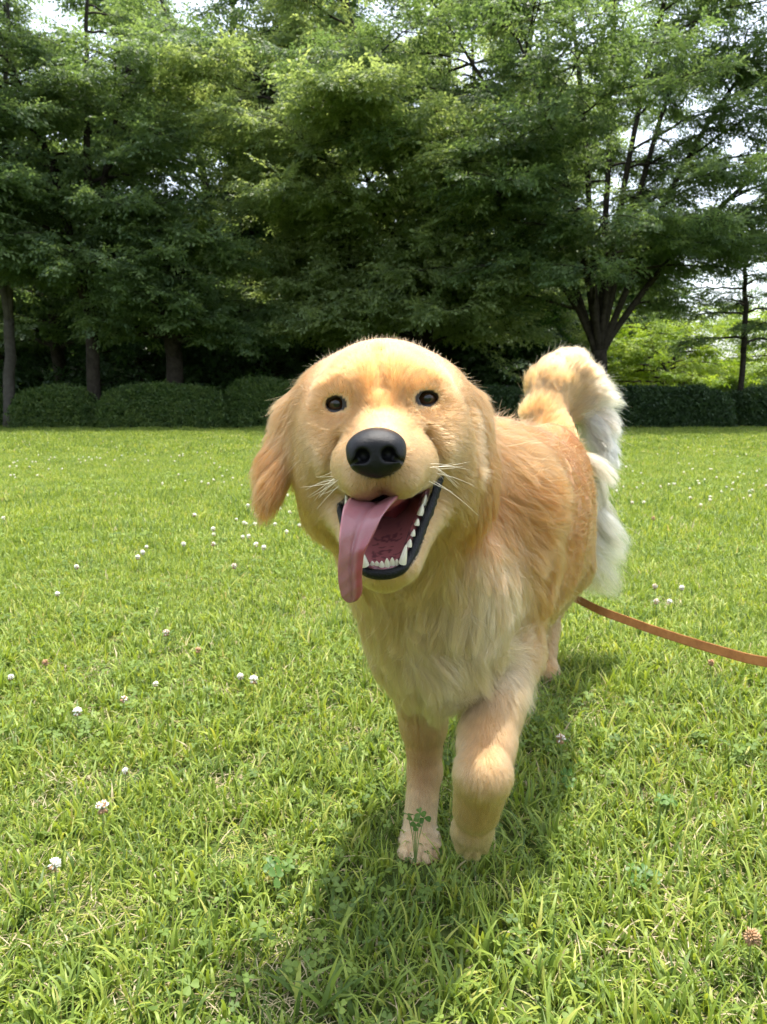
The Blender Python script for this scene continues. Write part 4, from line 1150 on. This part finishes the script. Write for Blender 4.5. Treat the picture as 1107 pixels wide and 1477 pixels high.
    wid = np.interp(ln_, [.004, .01, .03, .08], [.000085, .00010, .00012, .00013]) * np.clip(dist_scale(pos), 1, 2.2)
    rad = wid[:, None] * (1 - .85 * t[None] ** 2)
    return PT, rad, c2, L
def dist_scale(p): return np.linalg.norm(p - np.array((0, 0, CAM_H)), axis=1) / .75
PT, RD, HC, _ = grow_fur()
make_curves('fur', PT - DOGO, RD, HC, fur_mat, dog)

# ---- nose ------------------------------------------------------------
nose_mat = simple_mat('nose_leather', (.0040, .0040, .0048), rough=.33, spec=.22, bump=(1300, .55, .0009))
save = P_; P_ = []
NC = (-.003, -.0985, -.0395)
def nh(x, y, z): return (NC[0] + x, NC[1] + y, NC[2] + z)
hell(nh(0, .003, .0055), (.0220, .0165, .0125), k=.01)
for s in (-1, 1):
    hell(nh(s * .0112, -.001, -.003), (.0108, .0125, .0115), k=.008)
hell(nh(0, -.001, -.0075), (.0110, .0115, .0115), k=.008)
hell(nh(0, .016, .002), (.020, .020, .016), k=.01)
for s in (-1, 1):
    hell(nh(s * .0098, -.0135, -.0005), (.0052, .0090, .0054), ry=s * 20, k=.003, carve=True)
    cap(h(*nh(s * .0125, -.012, -.0030)), h(*nh(s * .0215, -.002, -.0075)), .0027, .0016, k=.002, carve=True)
cap(h(*nh(0, -.0165, -.002)), h(*nh(0, -.012, -.024)), .0012, .0016, k=.002, carve=True)
nme = sdf_mesh('nose', P_, .0007)
nose = obj('nose', nme, nose_mat, dog); nose.location = -DOGO
P_ = save

# ---- eyes ------------------------------------------------------------
def eye_material():
    m, t, ns, ln = new_mat('eye')
    tc = N(t, 'ShaderNodeTexCoord'); sp = N(t, 'ShaderNodeSeparateXYZ')
    ln.new(tc.outputs['Object'], sp.inputs[0])
    # distance from the optical axis (object -Y)
    xx = N(t, 'ShaderNodeMath', operation='MULTIPLY'); zz = N(t, 'ShaderNodeMath', operation='MULTIPLY'); ad = N(t, 'ShaderNodeMath', operation='ADD'); sq = N(t, 'ShaderNodeMath', operation='SQRT'); sc_ = N(t, 'ShaderNodeMath', operation='MULTIPLY')
    ln.new(sp.outputs[0], xx.inputs[0]); ln.new(sp.outputs[0], xx.inputs[1]); ln.new(sp.outputs[2], zz.inputs[0]); ln.new(sp.outputs[2], zz.inputs[1])
    ln.new(xx.outputs[0], ad.inputs[0]); ln.new(zz.outputs[0], ad.inputs[1]); ln.new(ad.outputs[0], sq.inputs[0]); ln.new(sq.outputs[0], sc_.inputs[0]); sc_.inputs[1].default_value = 80
    r = ramp(t, [(0, (.003, .003, .003)), (.22, (.003, .003, .003)), (.28, (.050, .023, .010)), (.62, (.032, .015, .007)), (.74, (.010, .007, .006)), (.95, (.14, .11, .10))])
    ln.new(sc_.outputs[0], r.inputs[0])
    p = N(t, 'ShaderNodeBsdfPrincipled'); p.inputs['Roughness'].default_value = .25; p.inputs['Specular IOR Level'].default_value = .1
    p.inputs['Coat Weight'].default_value = .75; p.inputs['Coat Roughness'].default_value = .015; p.inputs['Coat IOR'].default_value = 1.5
    ln.new(r.outputs[0], p.inputs['Base Color'])
    o = N(t, 'ShaderNodeOutputMaterial'); ln.new(p.outputs[0], o.inputs[0]); return m
eye_mat = eye_material()
def sphere_np(r, nu=40, nv=24, bulge=0):
    u = np.linspace(0, 2 * np.pi, nu, endpoint=False); v = np.linspace(0.001, np.pi - .001, nv)
    U, Vv = np.meshgrid(u, v, indexing='ij')
    X = np.sin(Vv) * np.cos(U); Z = np.sin(Vv) * np.sin(U); Y = -np.cos(Vv)
    rr = r + bulge * np.exp(-(Vv / .55) ** 2)
    P = np.stack([X * rr, Y * rr, Z * rr], -1).reshape(-1, 3)
    i = np.arange(nu)[:, None]; j = np.arange(nv - 1)[None, :]; i2 = (i + 1) % nu
    F = np.stack([i * nv + j, i * nv + j + 1, i2 * nv + j + 1, i2 * nv + j], -1).reshape(-1, 4)
    return P, F
eme = mesh_np('eye', *sphere_np(.0126, bulge=.0)); eme.materials.append(eye_mat)
for c, s in zip(EYE, (-1, 1)):
    e = obj('eye', eme, None, dog); e.location = h(c[0], c[1] - .0018, c[2]) - DOGO
    e.rotation_euler = (R(2), 0, R(s * 3))

lid_mat = simple_mat('eyelid', (.022, .017, .015), rough=.35, spec=.5)
for c, s in zip(EYE, (-1, 1)):
    a = np.linspace(0, 2 * np.pi, 40); mb = MB()
    ex = np.sign(np.cos(a)) * np.abs(np.cos(a)) ** .92 * .0116; ez = np.sin(a) * np.abs(np.sin(a)) ** .18 * .0073
    ang = R(-8 * s); X = ex * math.cos(ang) - ez * math.sin(ang); Z = ex * math.sin(ang) + ez * math.cos(ang)
    Y_ = .0112 - np.sqrt(np.maximum(.0133 ** 2 - X ** 2 - Z ** 2, 1e-6)) - .0024
    mb.tube([h(c[0] + x, c[1] - .0112 + y, c[2] + z) - DOGO for x, y, z in zip(X, Y_, Z)], .0023, 8, cap=False)
    obj('eyelid', mb.mesh('eyelid'), lid_mat, dog)

# ---- tongue ----------------------------------------------------------
def spline(pts, n):
    pts = np.asarray(pts, float); m = len(pts); P = np.vstack([2 * pts[0] - pts[1], pts, 2 * pts[-1] - pts[-2]])
    out = []
    for q in np.linspace(0, m - 1 - 1e-6, n):
        i = int(q); f = q - i; a, b, c, d = P[i], P[i + 1], P[i + 2], P[i + 3]
        out.append(.5 * ((2 * b) + (c - a) * f + (2 * a - 5 * b + 4 * c - d) * f ** 2 + (3 * b - a - 3 * c + d) * f ** 3))
    return np.array(out)
def tongue():
    cl = spline([h(.004, .040, -.108), h(.002, .005, -.093), Q(552, 730, .610), Q(541, 731, .588), Q(522, 752, .568), Q(509, 790, .560), Q(506, 825, .563), Q(508, 850, .568), Q(508, 869, .574)], 80)
    hw = np.interp(np.linspace(0, 1, 80), [0, .2, .36, .50, .64, .80, 1], [.020, .023, .0215, .0155, .0096, .0090, .0100])
    hw *= np.sqrt(np.clip(1 - ((np.linspace(0, 1, 80) - .76) / .24).clip(0) ** 2, 0, 1)) * .97 + .03
    n = 80; k = 21; pn = None; CO = []
    T = np.gradient(cl, axis=0); T /= np.linalg.norm(T, axis=1)[:, None]
    # width direction, twisting slightly towards the camera at the hanging end
    V = []
    for i in range(n):
        f = i / (n - 1)
        wd = np.array((1, .10 - .55 * max(0, f - .45), .22 * (1 - f))); wd -= T[i] * (wd @ T[i]); wd /= np.linalg.norm(wd)
        nm = np.cross(wd, T[i])      # towards the upper surface
        if pn is None: nm = nm if nm[2] > 0 else -nm
        elif nm @ pn < 0: nm = -nm
        pn = nm
        s = np.linspace(-1, 1, k)
        th = (.0032 * np.sqrt(np.clip(1 - s ** 2, 0, 1)) + .0004) * min(1, hw[i] / .009)
        cup = (.0085 * s ** 2 - .0026 * np.exp(-(s / .14) ** 2) - .020 * max(0, f - .5) * np.clip(s - .25, 0, 1) ** 1.5 * 2) * (1 - .3 * f) * min(1, hw[i] / .010)
        rip = .0004 * np.sin(f * 60 + s * 3)
        up = cl[i] + s[:, None] * hw[i] * wd + (cup + th + rip)[:, None] * nm
        dn = cl[i] + s[::-1, None] * hw[i] * wd + (cup - th)[::-1, None] * nm
        V.append(np.vstack([up, dn[1:-1]]))
        dk = np.clip((s - .30) / .3, 0, 1) * np.clip((f - .50) / .15, 0, 1)
        cu_ = (1 - dk)[:, None] * np.array((.30, .118, .132)) + dk[:, None] * np.array((.26, .045, .06))
        CO.append(np.vstack([cu_, np.tile((.26, .045, .06), (len(s) - 2, 1))]))
    m = len(V[0]); V = np.concatenate(V)
    i = np.arange(n - 1)[:, None] * m; j = np.arange(m)[None, :]; j2 = (j + 1) % m
    F = np.stack([i + j, i + j2, i + m + j2, i + m + j], -1).reshape(-1, 4)
    caps = [list(range(m))[::-1], [(n - 1) * m + q for q in range(m)]]
    me = bpy.data.meshes.new('tongue'); me.from_pydata((V - DOGO).tolist(), [], F.tolist() + caps)
    add_col(me, np.concatenate(CO))
    me.polygons.foreach_set('use_smooth', [True] * len(me.polygons)); me.update()
    return me
tongue_mat = simple_mat('tongue', (.38, .135, .145), rough=.38, spec=.5, noise=None, bump=(900, .45, .0008), sss=.25, coat=.35, attr='col')
obj('tongue', tongue(), tongue_mat, dog)

# ---- lips, teeth -------------------------------------------------------
lip_mat = simple_mat('lip', (.005, .005, .006), rough=.30, spec=.2, bump=(700, .8, .0015))
U = [(-.047, .030, -.072), (-.043, .004, -.090), (-.034, -.022, -.113), (-.0245, -.043, -.1310), (-.015, -.0575, -.1400), (0, -.0625, -.1425),
     (.015, -.0575, -.1400), (.0240, -.045, -.1310), (.0325, -.030, -.113), (.0415, -.014, -.090), (.0480, -.004, -.070), (.0500, .014, -.058)]
U = [(x - .005 * min(1, max(0, (-.075 - z) / .05)), y, z) for x, y, z in U]
def band(name, pts, w0, th, bump=0):
    p = spline([h(*q) for q in pts], 90); V = []
    T = np.gradient(p, axis=0); T /= np.linalg.norm(T, axis=1)[:, None]
    cc = h(0, .0, -.115); k = 12; rr = np.random.default_rng(4)
    for i in range(90):
        o = p[i] - cc; o -= T[i] * (o @ T[i]); o /= np.linalg.norm(o)
        z = np.cross(T[i], o)
        a = np.linspace(0, 2 * np.pi, k, endpoint=False)
        e = math.sin(math.pi * min(1, max(0, (i + 3) / 94))) ** .3
        b = 1 + bump * rr.normal(0, 1, k) * np.clip(abs(i - 45) / 30 - .2, 0, 1)
        wf = 1 + .55 * min(1, max(0, abs(i - 45) / 45 - .25)) * (bump > 0) * (1 if i > 45 else .3)
        V.append(p[i] + (np.cos(a) * th * e * b)[:, None] * o + (np.sin(a) * w0 * e * b * wf)[:, None] * z)
    V = np.concatenate(V); i = np.arange(89)[:, None] * k; j = np.arange(k)[None]; j2 = (j + 1) % k
    F = np.stack([i + j, i + j2, i + k + j2, i + k + j], -1).reshape(-1, 4)
    return mesh_np(name, V - DOGO, F)
obj('lower_lip', band('lower_lip', U, .0048, .0036, .16), lip_mat, dog)
gum_mat = simple_mat('gum', (.26, .08, .08), rough=.35, spec=.5, noise=(160, (.05, .02, .025), 4), coat=.3)
G_U = [((x + .004) * .84 - .004, y * 1.0 + .006, z + .002) for x, y, z in U]
obj('gum', band('gum', G_U, .0052, .0042), gum_mat, dog)
tooth_mat = simple_mat('tooth', (.60, .55, .43), rough=.28, spec=.5, sss=.1, coat=.3)
def tooth_mesh(hh, w_, d_, curve=.15, point=1.0):
    nz, k = 9, 10; V = []
    for i in range(nz):
        f = i / (nz - 1); s = (1 - f ** (1.3 + point)) ** .75 * (1 - .25 * point * f) + .02
        a = np.linspace(0, 2 * np.pi, k, endpoint=False)
        V.append(np.stack([np.cos(a) * w_ * s, np.sin(a) * d_ * s + curve * hh * f * f, np.full(k, hh * f)], -1))
    V = np.concatenate(V); i = np.arange(nz - 1)[:, None] * k; j = np.arange(k)[None]; j2 = (j + 1) % k
    return mesh_np('tooth', V, np.stack([i + j, i + j2, i + k + j2, i + k + j], -1).reshape(-1, 4))
canine = tooth_mesh(.0170, .0038, .0042, .20, 1.0); incisor = tooth_mesh(.0078, .0033, .0022, .0, .2); molar = tooth_mesh(.0066, .0024, .0040, .0, .7); bigmolar = tooth_mesh(.0085, .0032, .0058, .0, .5)
for me in (canine, incisor, molar, bigmolar): me.materials.append(tooth_mat)
def put_tooth(me, c, rx=0, ry=0, rz=0, s=1.0):
    o = obj('tooth', me, None, dog)
    M = Matrix((HR @ rot_axis('Z', R(rz)) @ rot_axis('Y', R(ry)) @ rot_axis('X', R(rx))).tolist())
    o.rotation_euler = M.to_euler(); o.location = h(*c) - DOGO; o.scale = (s * random.uniform(.85, 1.15), s * random.uniform(.85, 1.15), s * random.uniform(.8, 1.2))
put_tooth(canine, (-.0195, -.061, -.1345), rx=12, ry=-14); put_tooth(canine, (.0115, -.058, -.1345), rx=12, ry=14)
for i, x in enumerate((-.0125, -.0078, -.0027, .0027, .0078, .0125)):
    put_tooth(incisor, (x * .80 - .0035, -.0585 + abs(x) * .30, -.1372), rx=22, rz=x * 900, s=.98)
for i in range(6):     # cheek teeth up both sides
    f = i / 5
    for s in (-1, 1):
        y = -.048 + f * .044; z = -.1225 + f * .038; x = s * (.0215 + f * .0150) - .004 * (1 - f)
        put_tooth(bigmolar if i in (3, 4) else molar, (x, y, z), ry=s * 14, rz=-s * 14, s=1.0 if i != 5 else .8)
# upper teeth: canines and cheek teeth just showing under the lip
for s in (-1, 1):
    put_tooth(canine, (s * .0215, -.066, -.0655), rx=188, ry=-s * 6, s=.72)
    for i in range(4): put_tooth(molar if i < 2 else bigmolar, (s * (.026 + .003 * i), -.042 + i * .014, -.0690), rx=180, rz=-s * 12, s=.9)

claw_mat = simple_mat('claw', (.10, .075, .055), rough=.4, spec=.4)
for c in CLAWS:
    mb = MB(); mb.tube(spline([c - DOGO, c - DOGO + np.array((0, -.005, -.0005)), c - DOGO + np.array((0, -.009, -.004))], 8), np.linspace(.0022, .0005, 8), 8)
    obj('claw', mb.mesh('claw'), claw_mat, dog)
# ---- whiskers ----------------------------------------------------------
def whiskers():
    r = np.random.default_rng(8); PTs = []
    for s in (-1, 1):
        for i in range(13):
            o = np.array((s * r.uniform(.030, .040), r.uniform(-.065, -.03), r.uniform(-.068, -.05)))
            d = np.array((s * 1.0, r.uniform(.1, .6), r.uniform(-.8, .15))); d /= np.linalg.norm(d); L = r.uniform(.02, .05)
            dd = np.array((0, .3, -.6 if r.uniform() < .6 else .2))
            PTs.append([h(*(o + d * L * t + dd * L * .35 * t * t)) for t in np.linspace(0, 1, 8)])
    PTs = np.array(PTs); n = len(PTs)
    wm = simple_mat('whisker', (.8, .72, .6), rough=.4, spec=.4)
    make_curves('whiskers', PTs - DOGO, np.tile(np.linspace(.00022, .00005, 8), (n, 1)), np.ones((n, 3)), wm, dog)
whiskers()
# ================================================================== LEASH
def leash():
    pts = [(.07, .93, .30), (.12, 1.05, .265), (.20, 1.18, .24), (.30, 1.40, .215), (.345, 1.56, .20), Q(828, 862, 1.62), Q(865, 880, 1.55), Q(905, 895, 1.49), Q(950, 911, 1.42), Q(1030, 936, 1.31), Q(1107, 955, 1.22), Q(1230, 965, 1.10), Q(1420, 930, .95)]
    p = spline(pts, 120); V = []
    T = np.gradient(p, axis=0); T /= np.linalg.norm(T, axis=1)[:, None]
    for i in range(120):
        a = np.array((0, .38, 1.0)); a -= T[i] * (a @ T[i]); a /= np.linalg.norm(a); b = np.cross(T[i], a)
        w_, t_ = .0088, .0014
        for u, v in ((-1, -.6), (-.85, -1), (.85, -1), (1, -.6), (1, .6), (.85, 1), (-.85, 1), (-1, .6)):
            V.append(p[i] + a * u * w_ + b * v * t_)
    V = np.array(V); k = 8; i = np.arange(119)[:, None] * k; j = np.arange(k)[None]; j2 = (j + 1) % k
    me = mesh_np('leash', V, np.stack([i + j, i + j2, i + k + j2, i + k + j], -1).reshape(-1, 4), smooth=False)
    m = simple_mat('leather', (.36, .165, .055), rough=.5, spec=.35, noise=(55, (.26, .11, .036), 8), bump=(300, .5, .0008))
    o = obj('leash', me, m); tag(o, 'flat orange-brown leather leash running to the right edge', 'leash')
    return o
leash()

# ================================================================== CLOVER
def on_ray(px, py, z):
    """point at height z above the ground on the line of sight of a photograph pixel"""
    off = (738.5 - py) / FPX; u = (px - 553.5) / FPX
    yc = CP + off * SP; zc = -SP + off * CP
    s = (z - CAM_H) / zc
    return np.array((u * s, yc * s, z))
petal_mat = simple_mat('clover_petal', (.74, .72, .64), rough=.6, spec=.2, attr='col', sss=.15)
stem_mat = simple_mat('clover_stem', (.16, .22, .06), rough=.6, spec=.3)
def blossom(r, faded=0.0, rad=.0085, n=60):
    """a round head of small upright florets, the lowest ones drooping and browner"""
    V, F, Cc, c = [], [], [], 0
    for i in range(n):
        f = (i + .5) / n; z = 1 - 1.75 * f; a = i * 2.4 + r.normal(0, .15)
        q = math.sqrt(max(0, 1 - z * z)); d = np.array((q * math.cos(a), q * math.sin(a), z))
        up = d + np.array((0, 0, .55 if z > -.2 else -.9)); up /= np.linalg.norm(up)
        sd = np.cross(up, (0.1, 0.2, 1)); sd /= np.linalg.norm(sd) + 1e-9; ft = np.cross(sd, up)
        o = d * rad * .35; L = rad * r.uniform(.62, .85); w_ = rad * .16
        pts = [o - sd * w_ * .6, o + sd * w_ * .6, o + up * L * .6 + sd * w_ + ft * w_ * .5, o + up * L * .6 - sd * w_ + ft * w_ * .5, o + up * L + ft * w_ * .2, o + up * L * .6 - ft * w_ * .9]
        V += pts; F += [(c, c + 1, c + 2, c + 3), (c + 3, c + 2, c + 4), (c + 2, c + 5, c + 4), (c + 5, c + 3, c + 4), (c, c + 3, c + 5), (c + 1, c + 5, c + 2)]; c += 6
        dry = 1 if (z < -.35 or r.uniform() < faded) else 0
        b = np.array((.34, .22, .12)) if dry else np.array((.80, .78, .70)) * r.uniform(.88, 1.05)
        g_ = np.array((.55, .58, .35)) if not dry else b
        Cc += [g_, g_, b, b, b, b]
    me = bpy.data.meshes.new('flower_head'); me.from_pydata([tuple(v) for v in V], [], F)
    me.polygons.foreach_set('use_smooth', [True] * len(me.polygons)); add_col(me, np.array(Cc)); me.materials.append(petal_mat); me.update()
    return me
_fr = np.random.default_rng(77)
HEADS = [blossom(_fr) for i in range(3)] + [blossom(_fr, .45)] + [blossom(_fr, 1.0)]
SMALL = [blossom(_fr, .05, n=22) for i in range(3)]
def stem_mesh(r):
    mb = MB(); l = r.normal(0, .006, 2)
    mb.tube([(0, 0, 0), (l[0] * .4, l[1] * .4, -.03), (l[0], l[1], -.075)], .0007, 5, cap=False)
    return mb.mesh('stem')
STEMS = [stem_mesh(_fr) for i in range(4)]
for m_ in STEMS: m_.materials.append(stem_mat)
def flower(px, py, z, kind, label, s=1.0, small=False, group='white clover flowers scattered over the lawn'):
    p = on_ray(px, py, z)
    t = empty('clover_flower', (p[0], p[1], 0), _fr.uniform(0, 6.28)); tag(t, label, 'flower', group)
    hd = obj('flower_head', (SMALL[_fr.integers(3)] if small else HEADS[kind]), None, t); hd.location = (0, 0, z); hd.scale = (s, s, s)
    hd.rotation_euler = (_fr.normal(0, .3), _fr.normal(0, .3), 0)
    st = obj('stem', STEMS[_fr.integers(4)], None, t); st.location = (0, 0, z)
    return t
NEAR = [
 (112, 1027, .055, 0, 'white clover flower standing alone near the left edge of the lawn', 1.0),
 (148, 1165, .055, 3, 'large half-faded clover flower low at the left, nearest blossom on a tall stem', 1.1),
 (79, 1247, .045, 1, 'white clover flower lowest in the left corner of the lawn', .9),
 (347, 976, .060, 1, 'left and smaller of the paired white clover flowers left of the dog chest', .85),
 (366, 981, .060, 0, 'bright white clover flower, right one of the pair left of the dog chest', 1.1),
 (181, 1112, .045, 2, 'small white clover bud between the two large blossoms at left', .6),
 (240, 913, .055, 3, 'browning clover flower in open grass left of the dog', 1.05),
 (179, 1009, .050, 3, 'faded clover flower between the lone blossom and the white pair', .85),
 (225, 987, .050, 2, 'small white clover flower just left of the white pair', .7),
 (66, 956, .045, 4, 'dry brown clover head at the left in front of the flowering strip', .9),
 (16, 977, .045, 1, 'small white clover flower at the very left border of the grass', .75),
 (286, 938, .045, 4, 'withered brownish clover head right of the browning flower', .9),
 (809, 1066, .055, 3, 'half-faded clover flower on the right beside the dog shadow', 1.0),
 (1085, 1352, .045, 4, 'dry straw-coloured clover head in the lower right corner', 1.1),
 (1026, 956, .050, 4, 'dry brown clover head just under the leather leash', .9),
 (947, 868, .055, 3, 'fading clover flower above the leash, left of a pair', 1.0),
 (966, 868, .055, 1, 'white clover flower above the leash, right of a pair', .9),
 (945, 846, .055, 3, 'clover flower farther back above the leash pair', 1.0),
 (984, 848, .055, 0, 'white clover flower right of the others above the leash', 1.0),
 (943, 748, .055, 4, 'dull brown clover head right of the dog rump', 1.3),
 (206, 797, .060, 0, 'upper of three clustered white clover flowers at left', 1.15),
 (199, 804, .060, 1, 'lower of three clustered white clover flowers at left', 1.15),
 (212, 789, .060, 2, 'rear of three clustered white clover flowers at left', .9),
 (265, 785, .060, 0, 'round white clover flower in the row right of the cluster', 1.15),
 (308, 785, .060, 3, 'pinkish white clover flower at the end of the row right of the cluster', 1.15),
 (308, 763, .060, 1, 'white clover flower straight behind the end of the row', 1.2),
 (381, 790, .060, 0, 'white clover flower closest to the drooping ear tip', 1.2),
 (338, 817, .060, 3, 'fading clover flower below the one by the ear tip', 1.2),
 (281, 743, .060, 0, 'white clover flower farther back in line with the dog muzzle', 1.2),
 (111, 818, .055, 1, 'white clover flower left of the cluster in sunlit grass', 1.0),
 (83, 857, .050, 1, 'small white clover flower low in the sunlit grass at left', .9),
]
for a in NEAR: flower(a[0], a[1], a[2], a[3], a[4], a[5])
def far_flowers():
    r = np.random.default_rng(31); k = 0; tries = 0
    while k < 190 and tries < 4000:
        tries += 1
        if r.uniform() < .78: px, py = r.uniform(-10, 470), 634 + 170 * r.beta(1.3, 2.2)
        else: px, py = r.uniform(850, 1115), 640 + 160 * r.beta(1.2, 1.8)
        # they grow in drifts
        p = on_ray(px, py, .06)
        if value_noise(p[0], p[1], 1.1, 9) < .42 + r.uniform(-.2, .2): continue
        flower(px, py, r.uniform(.05, .068), 0, 'tiny white clover blossom dotting the lawn well behind the dog', r.uniform(.9, 1.35), small=True,
               group='distant white clover blossoms dotting the lawn'); k += 1
far_flowers()
# the little clover plant that stands against the planted paw, and a few others that show singly
clover_leaf_dark = leaf_mat('clover_leaf_dark', [(0, (.06, .14, .022)), (1, (.10, .18, .03))], transl=.3, tcol=(1.2, 1.4, .5), rough=.5, gloss=.4)
def clover_plant(px, py, z, label, seed, n=4, s=1.0):
    r = np.random.default_rng(seed); p = on_ray(px, py, z)
    t = empty('clover_plant', (p[0], p[1], 0)); tag(t, label, 'clover', 'clover plants showing singly in the near grass')
    for i in range(n):
        a = i * 2.4 + r.normal(0, .3); hh = z * r.uniform(.62, 1.0); rr = .012 * r.uniform(.3, 1.4)
        top = np.array((rr * math.cos(a), rr * math.sin(a), hh))
        mb = MB(); mb.tube([(0, 0, 0), top * np.array((.4, .4, .6)), top], .0006, 5, cap=False)
        obj('stalk', mb.mesh('stalk'), stem_mat, t)
        V, F = [], []; c = 0; rot = r.uniform(0, 6.28); l = .0062 * s * r.uniform(.8, 1.2); tz = r.normal(0, .35, 2) + np.array((0, -.25))
        for k in range(3):
            d = rot + k * 2.094
            prof = np.array([(0.02, 0), (.25, .26), (.6, .48), (.95, .42), (1.05, .2), (.96, 0), (1.05, -.2), (.95, -.42), (.6, -.48), (.25, -.26)]) * 1.25 * l
            zz = np.abs(prof[:, 1]) * .35 - prof[:, 0] * .1
            X = prof[:, 0] * math.cos(d) - prof[:, 1] * math.sin(d); Y = prof[:, 0] * math.sin(d) + prof[:, 1] * math.cos(d)
            V.append(np.stack([top[0] + X, top[1] + Y, top[2] + zz + X * tz[0] - Y * tz[1]], -1))
            F += [tuple(c + q for q in f) for f in ((0, 1, 2, 3), (0, 3, 4, 5), (0, 5, 6, 7), (0, 7, 8, 9))]; c += 10
        me = bpy.data.meshes.new('leaf'); me.from_pydata(np.concatenate(V).tolist(), [], F); me.polygons.foreach_set('use_smooth', [True] * len(F)); me.update()
        obj('leaf', me, clover_leaf_dark, t)
clover_plant(600, 1172, .075, 'dark green clover standing against the planted front paw', 1, 5, 1.05)
clover_plant(812, 1062 + 60, .03, 'clover leaves beside the half-faded flower on the right', 2, 4)
clover_plant(962, 1150, .035, 'broad clover leaves in the middle of the right-hand grass', 3, 5, 1.1)
clover_plant(925, 1255, .03, 'clover leaves below the broad ones on the right', 4, 5, 1.1)
clover_plant(905, 1010, .03, 'small clover between the leash and the dog shadow', 5, 4)
clover_plant(400, 1245, .035, 'clover leaves on the left rim of the dog shadow', 7, 5, 1.1)

# ================================================================== PERGOLA beyond the right-hand hedge
def pergola():
    Y = 35.0; x = [Q(p, 590, Y)[0] for p in (968, 1000, 1060)]
    t = empty('pergola', (x[1], Y, 0)); tag(t, 'pale weathered garden pergola frame half hidden beyond the right hedge', 'pergola')
    wmat = simple_mat('weathered_wood', (.30, .28, .25), rough=.8, spec=.2, noise=(3, (.20, .18, .15), 6), bump=(20, .4, .01))
    for i, xx in enumerate(x):
        for yy in (0, 2.4):
            mb = MB(); mb.box((xx - x[1], yy, 1.05), (.16, .16, 2.1)); obj('post', mb.mesh('post', smooth=False), wmat, t)
    for yy in (0, 2.4):
        mb = MB(); mb.box(((x[0] + x[2]) / 2 - x[1], yy, 2.19), (x[2] - x[0] + .8, .10, .18)); obj('beam', mb.mesh('beam', smooth=False), wmat, t)
    n = 9
    for i in range(n):
        mb = MB(); mb.box((x[0] + (x[2] - x[0]) * i / (n - 1) - x[1], 1.2, 2.33), (.07, 3.2, .10)); obj('rafter', mb.mesh('rafter', smooth=False), wmat, t)
pergola()
